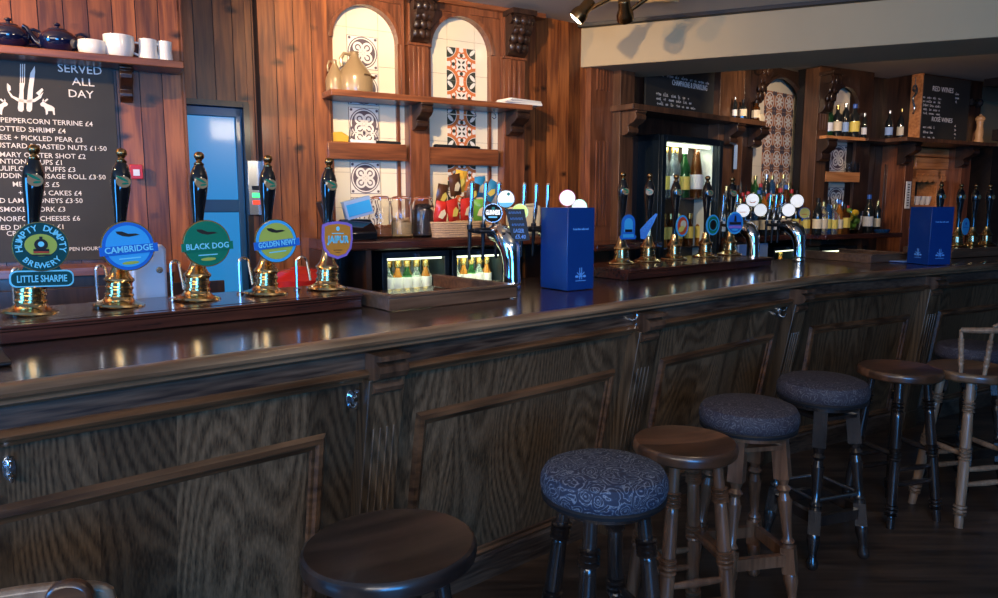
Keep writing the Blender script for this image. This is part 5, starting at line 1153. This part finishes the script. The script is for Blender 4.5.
low_fridge('lit undercounter bottle fridge behind the nearest chrome font', WA, 452, 506, .46, CZA-.075, .45, 9, 'behind the nearest font', 'beers behind the nearest font', 3.5)
zF = CZB-.05
low_fridge('lit undercounter fridge right of the far chrome fonts', WB, 776, 806, .34, WB.z(790, 246, .34), .4, 4, 'right of the chrome fonts', 'beers right of the chrome fonts', 3)
low_fridge('lit undercounter fridge at the far end behind the wooden surround', WC, 822, 870, .34, WC.z(850, 246, .34), .4, 5, 'behind the far surround', 'beers behind the far surround', 4)
# pale blue cloths hanging on the counter front
for i, (px, w_) in enumerate(((733, .14), (744, .12), (765, .14))):
    a = WB.s(px, .40); o = MB().box(a-w_/2, a+w_/2, -.405, -.39, .92, CZB-.06).build('bar_towel', 'paper_blue', bevel=.003); o.matrix_world = WB.M
    tag(o, ('pale blue cloth hanging under the counter, left of three', 'pale blue cloth hanging under the counter, middle of three', 'pale blue cloth hanging right of the chrome font stem')[i], 'cloth')
# blue leaflet on the post, white strip sign, hanging ornament
x, z = WB.sz(734.5, 157, .14); o = MB().box(-.018, .018, -.01, 0, -.10, .10).build('narrow_mirror', 'paper_blue'); tag(o, 'narrow pale blue strip on the post right of the wine fridge', 'sign'); place(o, WB, x, .145, z)
x, z = WC.sz(908, 195, .24); o = thing('thermometer_strip', 'tall white strip sign with dark marks on the orange post at far right', 'sign', WC.w(x, .235, z), WC.rz)
MB().box(-.035, .035, -.008, 0, -.13, .13).build('plate', 'label_white', o); mb = MB()
for k in range(9): mb.box(-.015, .015, -.0095, -.008, -.105+.025*k, -.095+.025*k)
mb.build('marks', 'black_matt', o)
x, z = WC.sz(907, 100, .3); t = thing('iron_scroll_ornament', 'curled metal scroll hanging in front of the orange cupboard end', 'ornament', WC.w(x, .37, z), WC.rz)
MB().tube([(.0, 0, -.13), (.012, 0, -.11), (.015, 0, -.07), (-.01, 0, -.03), (-.02, 0, .01), (0, 0, .03), (.02, 0, .05), (.03, 0, .09), (.01, 0, .125), (-.02, 0, .115), (-.028, 0, .085), (-.012, 0, .068), (0.004, 0, .08)], .009, 8).build('scroll', 'steel', t); MB().cyl((0, 0, .125), (0, 0, z and .20), .004).build('hanger', 'steel', t)
# pepper mill and bottle on the cupboard shelf
t = thing('pepper_mill', 'pale turned wooden pepper mill on the shelf right of the wine board', 'pepper mill'); MB().lathe([(0, 0), (.042, 0), (.044, .02), (.034, .05), (.040, .09), (.032, .14), (.028, .18), (.034, .20), (.034, .21)], n=20).build('body', 'pepper_wood', t); MB().lathe([(.034, .21), (.044, .225), (.044, .245), (.03, .262), (.010, .27), (.012, .28), (0, .285)], n=20).build('head', 'pepper_wood', t); put(t, WC, 979, .38, SCZ)
t = thing('brown_decanter', 'brown wooden mill half hidden behind the edge of the wine board', 'mill'); MB().lathe([(0, 0), (.05, 0), (.045, .10), (.028, .18), (.034, .24), (.02, .28), (0, .285)], n=18).build('body', 'leg_brown', t); MB().lathe([(0, .28), (.016, .285), (.016, .30), (0, .31)], n=12).build('knob', 'leg_brown', t); put(t, WC, 970, .30, SCZ)
x, z = WC.sz(969, 102, .36); t = thing('wall_lamp', 'small black lamp sticking out right of the wine board', 'lamp', WC.w(x+.02, .36, z), WC.rz); MB().cyl((0, 0, 0), (.10, 0, 0), .022).lathe([(.02, 0), (.045, .03), (.045, .05), (0, .05)], (0, 0, 0), 14, 0, Matrix.Translation((.10, 0, 0)) @ Matrix.Rotation(math.pi/2, 4, 'Y')).build('shade', 'black_matt', t); MB().box(-.01, .02, -.03, .03, -.03, .03).build('bracket', 'black_matt', t)
# hanging chain by the second bar back
t = thing('hanging_cord', 'thin pale cord looped over the boards beneath the beam', 'cord', WB.w(WB.s(620, .0), .14, 2.58), WB.rz); MB().tube([(-.12+.24*i/12, 0, .12*abs(i/6-1)**1.7-.02) for i in range(13)], .004, 6).build('cord', 'steel', t)
# ---- ceiling track spotlights
def lamp(label, px, py, z, aim, lit, arm):
    p = G(px, py, z) if False else None
    r = ray(px, py); k = (z-EYE)/r.z; p = Vector((0, 0, EYE))+r*k
    t = thing('ceiling_spotlight', label, 'spotlight', p, 0)
    D = Vector(aim).normalized(); A = axM((0, 0, 0), D)
    MB().lathe([(0, -.10), (.028, -.10), (.034, -.092), (.036, -.03), (.046, -.012), (.050, .004), (.050, .035), (.046, .038), (.044, .03), (0, .03)], n=24, M=A).build('lamp_head', 'old_brass', t)
    MB().lathe([(0, .034), (.044, .034), (.030, .042), (0, .046)], n=24, M=A).build('bulb_face', 'lamp_glow' if lit else 'black_gloss', t)
    MB().cyl((0, 0, 0), arm, .013).build('arm', 'brass', t)
    return p
LP1 = lamp('brass ceiling spotlight with its glowing face turned down left, left of the pair', 580, 14, 2.60, (-.75, .1, -.85), True, (.22, .1, .13))
LP2 = lamp('brass ceiling spotlight seen from behind, right of the pair', 625, 14, 2.60, (.25, .9, -.75), False, (.20, .02, .14))
t = thing('spotlight_bar', 'brass ceiling bar carrying the pair of spotlights', 'light bar', (LP1.x+.30, LP1.y-.0, 2.722), 0); MB().box(-.12, .30, -.02, .12, -.02, 0).build('rail', 'brass', t, bevel=.003); MB().cyl((.1, .05, -.02), (.1, .05, -.035), .04).build('boss', 'brass', t)
# ================================================================ STOOLS
def turned(p0, p1, r, beads, mb, base=.9):
    L = (Vector(p1)-Vector(p0)).length; pr = []; N = 44
    ring = set()
    for i in range(N+1):
        u = i/N; rr = r*(.82+.26*math.sin(math.pi*min(1, u*1.1)))
        pr.append((rr, u*L))
    for c in beads:                      # groups of turned rings
        for k in (-1, 0, 1):
            z = c*L+k*.018; pr += [(r*.80, z-.007), (r*1.28, z-.004), (r*1.28, z+.004), (r*.80, z+.007)]
    pr.sort(key=lambda q: q[1]); pr = [(0, 0)]+pr+[(0, L)]
    mb.lathe(pr, n=14, M=axM(p0, p1))
def stool(label, px, py, z, rad, seat, legm, rz=0, leg=.021, spread=(.62, .86), beads=(.12, .5, .82), square=False, footbar=False, oval=1, grp=None):
    p = G(px, py, z); t = thing('bar_stool', label, 'bar stool', (p.x, p.y, 0), rz, grp)
    if seat.startswith('fabric'):
        MB().lathe([(0, z-.075), (rad*.90, z-.075), (rad*.97, z-.062), (rad*1.0, z-.044), (rad*.99, z-.022), (rad*.93, z-.002), (rad*.80, z+.008), (rad*.5, z+.014), (0, z+.016)], n=40).build('cushion', seat, t)
        MB().lathe([(rad*.90, z-.084), (rad*.975, z-.080), (rad*.985, z-.070), (rad*.95, z-.064)], n=36).build('trim_band', 'black_matt', t)
        MB().lathe([(0, z-.10), (rad*.84, z-.10), (rad*.86, z-.075), (0, z-.075)], n=32).build('seat_base', legm, t)
        zt = z-.085
    else:
        MB().lathe([(0, z-.045), (rad*.93, z-.045), (rad*.99, z-.036), (rad*1.0, z-.018), (rad*.985, z-.006), (rad*.95, z), (rad*.88, z-.002), (rad*.5, z-.010), (0, z-.012)], n=44, sx=oval).build('seat', seat, t)
        zt = z-.042
    a, b = rad*spread[0], rad*spread[1]*1.12; feet = []
    for k in range(4):
        an = math.pi/4+k*math.pi/2; tp = (a*math.cos(an), a*math.sin(an), zt); ft = (b*math.cos(an)*1.12, b*math.sin(an)*1.12, .0)
        mb = MB()
        if square:
            # square sawn block under the seat and at the rails, turned between
            A = axM(ft, tp); L = (Vector(tp)-Vector(ft)).length; s_ = leg*1.02
            mb.box(-s_, s_, -s_, s_, L-.17, L-.0, M=A); mb.box(-s_*.9, s_*.9, -s_*.9, s_*.9, .15, .25, M=A)
            pr = [(0, .0), (s_*.55, .0), (s_*.9, .012), (s_*.95, .03), (s_*.6, .05), (s_*.62, .07), (s_*1.0, .12), (s_*.95, .15), (s_*.7, .16)]; mb.lathe(pr, n=14, M=A)
            pr = [(s_*.95, .245), (s_*.6, .26), (s_*.95, .27), (s_*.6, .285), (s_*.75, .36), (s_*1.0, .43), (s_*.95, L-.26), (s_*.6, L-.225), (s_*1.05, L-.21), (s_*.6, L-.195), (s_*.95, L-.17)]; mb.lathe(pr, n=14, M=A)
        else: turned(ft, tp, leg, beads, mb)
        mb.build('leg', legm, t); feet.append((Vector(ft), Vector(tp)))
    for lev, alt in ((.20, 0), (.34, 1), (.27, 0)) if not square else ((.20, 0), (.21, 1)):
        for k in ((0, 2) if alt == 0 else (1, 3)):
            if lev == .27 and not square and False: continue
            f0, f1 = feet[k], feet[(k+1) % 4]; u = lev/zt
            q0, q1 = f0[0].lerp(f0[1], u), f1[0].lerp(f1[1], u); mb = MB()
            if square: mb.box(-.012, .012, -.022, .022, 0, (q1-q0).length, M=axM(q0, q1))
            else: mb.tube([q0, q0.lerp(q1, .25), q0.lerp(q1, .5), q0.lerp(q1, .75), q1], [.009, .012, .014, .012, .009], 10)
            mb.build('stretcher', legm, t)
            if square and footbar and k in (0, 1, 2, 3):
                q0, q1 = f0[0].lerp(f0[1], .42), f1[0].lerp(f1[1], .42); MB().cyl(q0, q1, .008).build('foot_bar', 'steel', t)
    if square:
        for k in range(4):
            f0, f1 = feet[k], feet[(k+1) % 4]; q0, q1 = f0[0].lerp(f0[1], .93), f1[0].lerp(f1[1], .93); MB().box(-.03, .03, -.008, .008, 0, (q1-q0).length, M=axM(q0, q1)).build('seat_rail', legm, t)
    return t
stool('dark stained round wooden bar stool with a chipped rim, nearest the camera', 390, 542, .72, .192, 'seat_dark', 'leg_black', .55, .024, oval=1.08)
stool('bar stool with a blue and cream patterned cushion, nearest of the padded ones', 604, 468, .765, .180, 'fabric_blue', 'leg_black', .35, .024)
stool('brown wooden bar stool with ringed legs between two padded stools', 685, 440, .72, .172, 'seat_brown', 'leg_brown', .25, .022)
stool('bar stool with dark patterned cushion on light brown legs', 749, 405, .76, .180, 'fabric_brown', 'leg_brown', .2, .026, square=True)
stool('padded dark patterned bar stool on black square topped legs with metal foot bars', 823, 380, .76, .185, 'fabric_brown', 'leg_black', .35, .026, square=True, footbar=True)
stool('black legged bar stool with glossy round wooden seat, left of the spindle backed one', 900, 367, .73, .185, 'seat_brown', 'leg_black', .3, .022)
stool('padded patterned bar stool half hidden behind the pale backed stool', 972, 345, .76, .17, 'fabric_brown', 'leg_black', .3, .024, square=True)
# low backed stool at the right edge
t = stool('pale wooden bar stool with a low spindle back, at the right edge of the photo', 972, 367, .73, .19, 'seat_pale', 'leg_pale', .2, .022)
t.name = 'spindle_back_stool'
rz = t.rotation_euler.z; mb_pts = []
view = math.atan2(-t.location.y, -t.location.x)-rz     # towards the customers' side
bd = -1.31-rz
P = []
for i in range(9):
    a = bd-1.1+2.2*i/8; P.append((.215*math.cos(a), .215*math.sin(a), .935+.012*math.sin(math.pi*i/8)))
MB().tube(P, [.014, .017, .018, .018, .018, .018, .018, .017, .014], 12, flat=.8).build('arm_rail', 'leg_pale', t)
MB().tube([(p_[0]*1.01, p_[1]*1.01, .960+.035*math.sin(math.pi*i/4)) for i, p_ in enumerate(P[2:7])], [.010, .02, .024, .02, .010], 12, flat=.7).build('crest_rail', 'leg_pale', t)
for i in range(0, 9, 2):
    a = bd-1.1+2.2*i/8; mb = MB(); turned((.165*math.cos(a), .165*math.sin(a), .72), (P[i][0], P[i][1], .935), .010, (.35, .7), mb); mb.build('spindle', 'leg_pale', t)
# tops of two chair backs at the lower left corner
def chair(label, px, py, ztop, w_, m, rz):
    r = ray(px, py); k = (ztop-EYE)/r.z; p = Vector((0, 0, EYE))+r*k; t = thing('wooden_chair', label, 'chair', (p.x, p.y, 0), rz)
    MB().prism([(-w_/2, ztop-.10)]+[(w_/2*math.cos(math.pi-math.pi*i/14)*1.0, ztop-.055+.055*math.sin(math.pi*i/14)**.6) for i in range(15)]+[(w_/2, ztop-.10)], -.014, .014).build('backrest', m, t, bevel=.008)
    for s_ in (-1, 1):
        MB().cyl((s_*w_*.40, 0, 0), (s_*w_*.40, 0, ztop-.07), .016).build('leg', m, t); MB().cyl((s_*w_*.40, -.36, 0), (s_*w_*.40, -.36, .43), .016).build('leg', m, t)
    MB().box(-w_*.5, w_*.5, -.39, .0, .43, .46).build('seat', m, t, bevel=.008)
    for k in range(3): MB().cyl((w_*.2*(k-1), 0, .45), (w_*.2*(k-1), 0, ztop-.08), .008).build('spindle', m, t)
    return t
chair('pale painted chair whose rounded back top just shows at the lower left', 14, 588, .78, .34, 'leg_pale', .35)
chair('brown wooden chair whose back top just shows right of the pale one', 68, 580, .80, .085, 'seat_brown', .25)
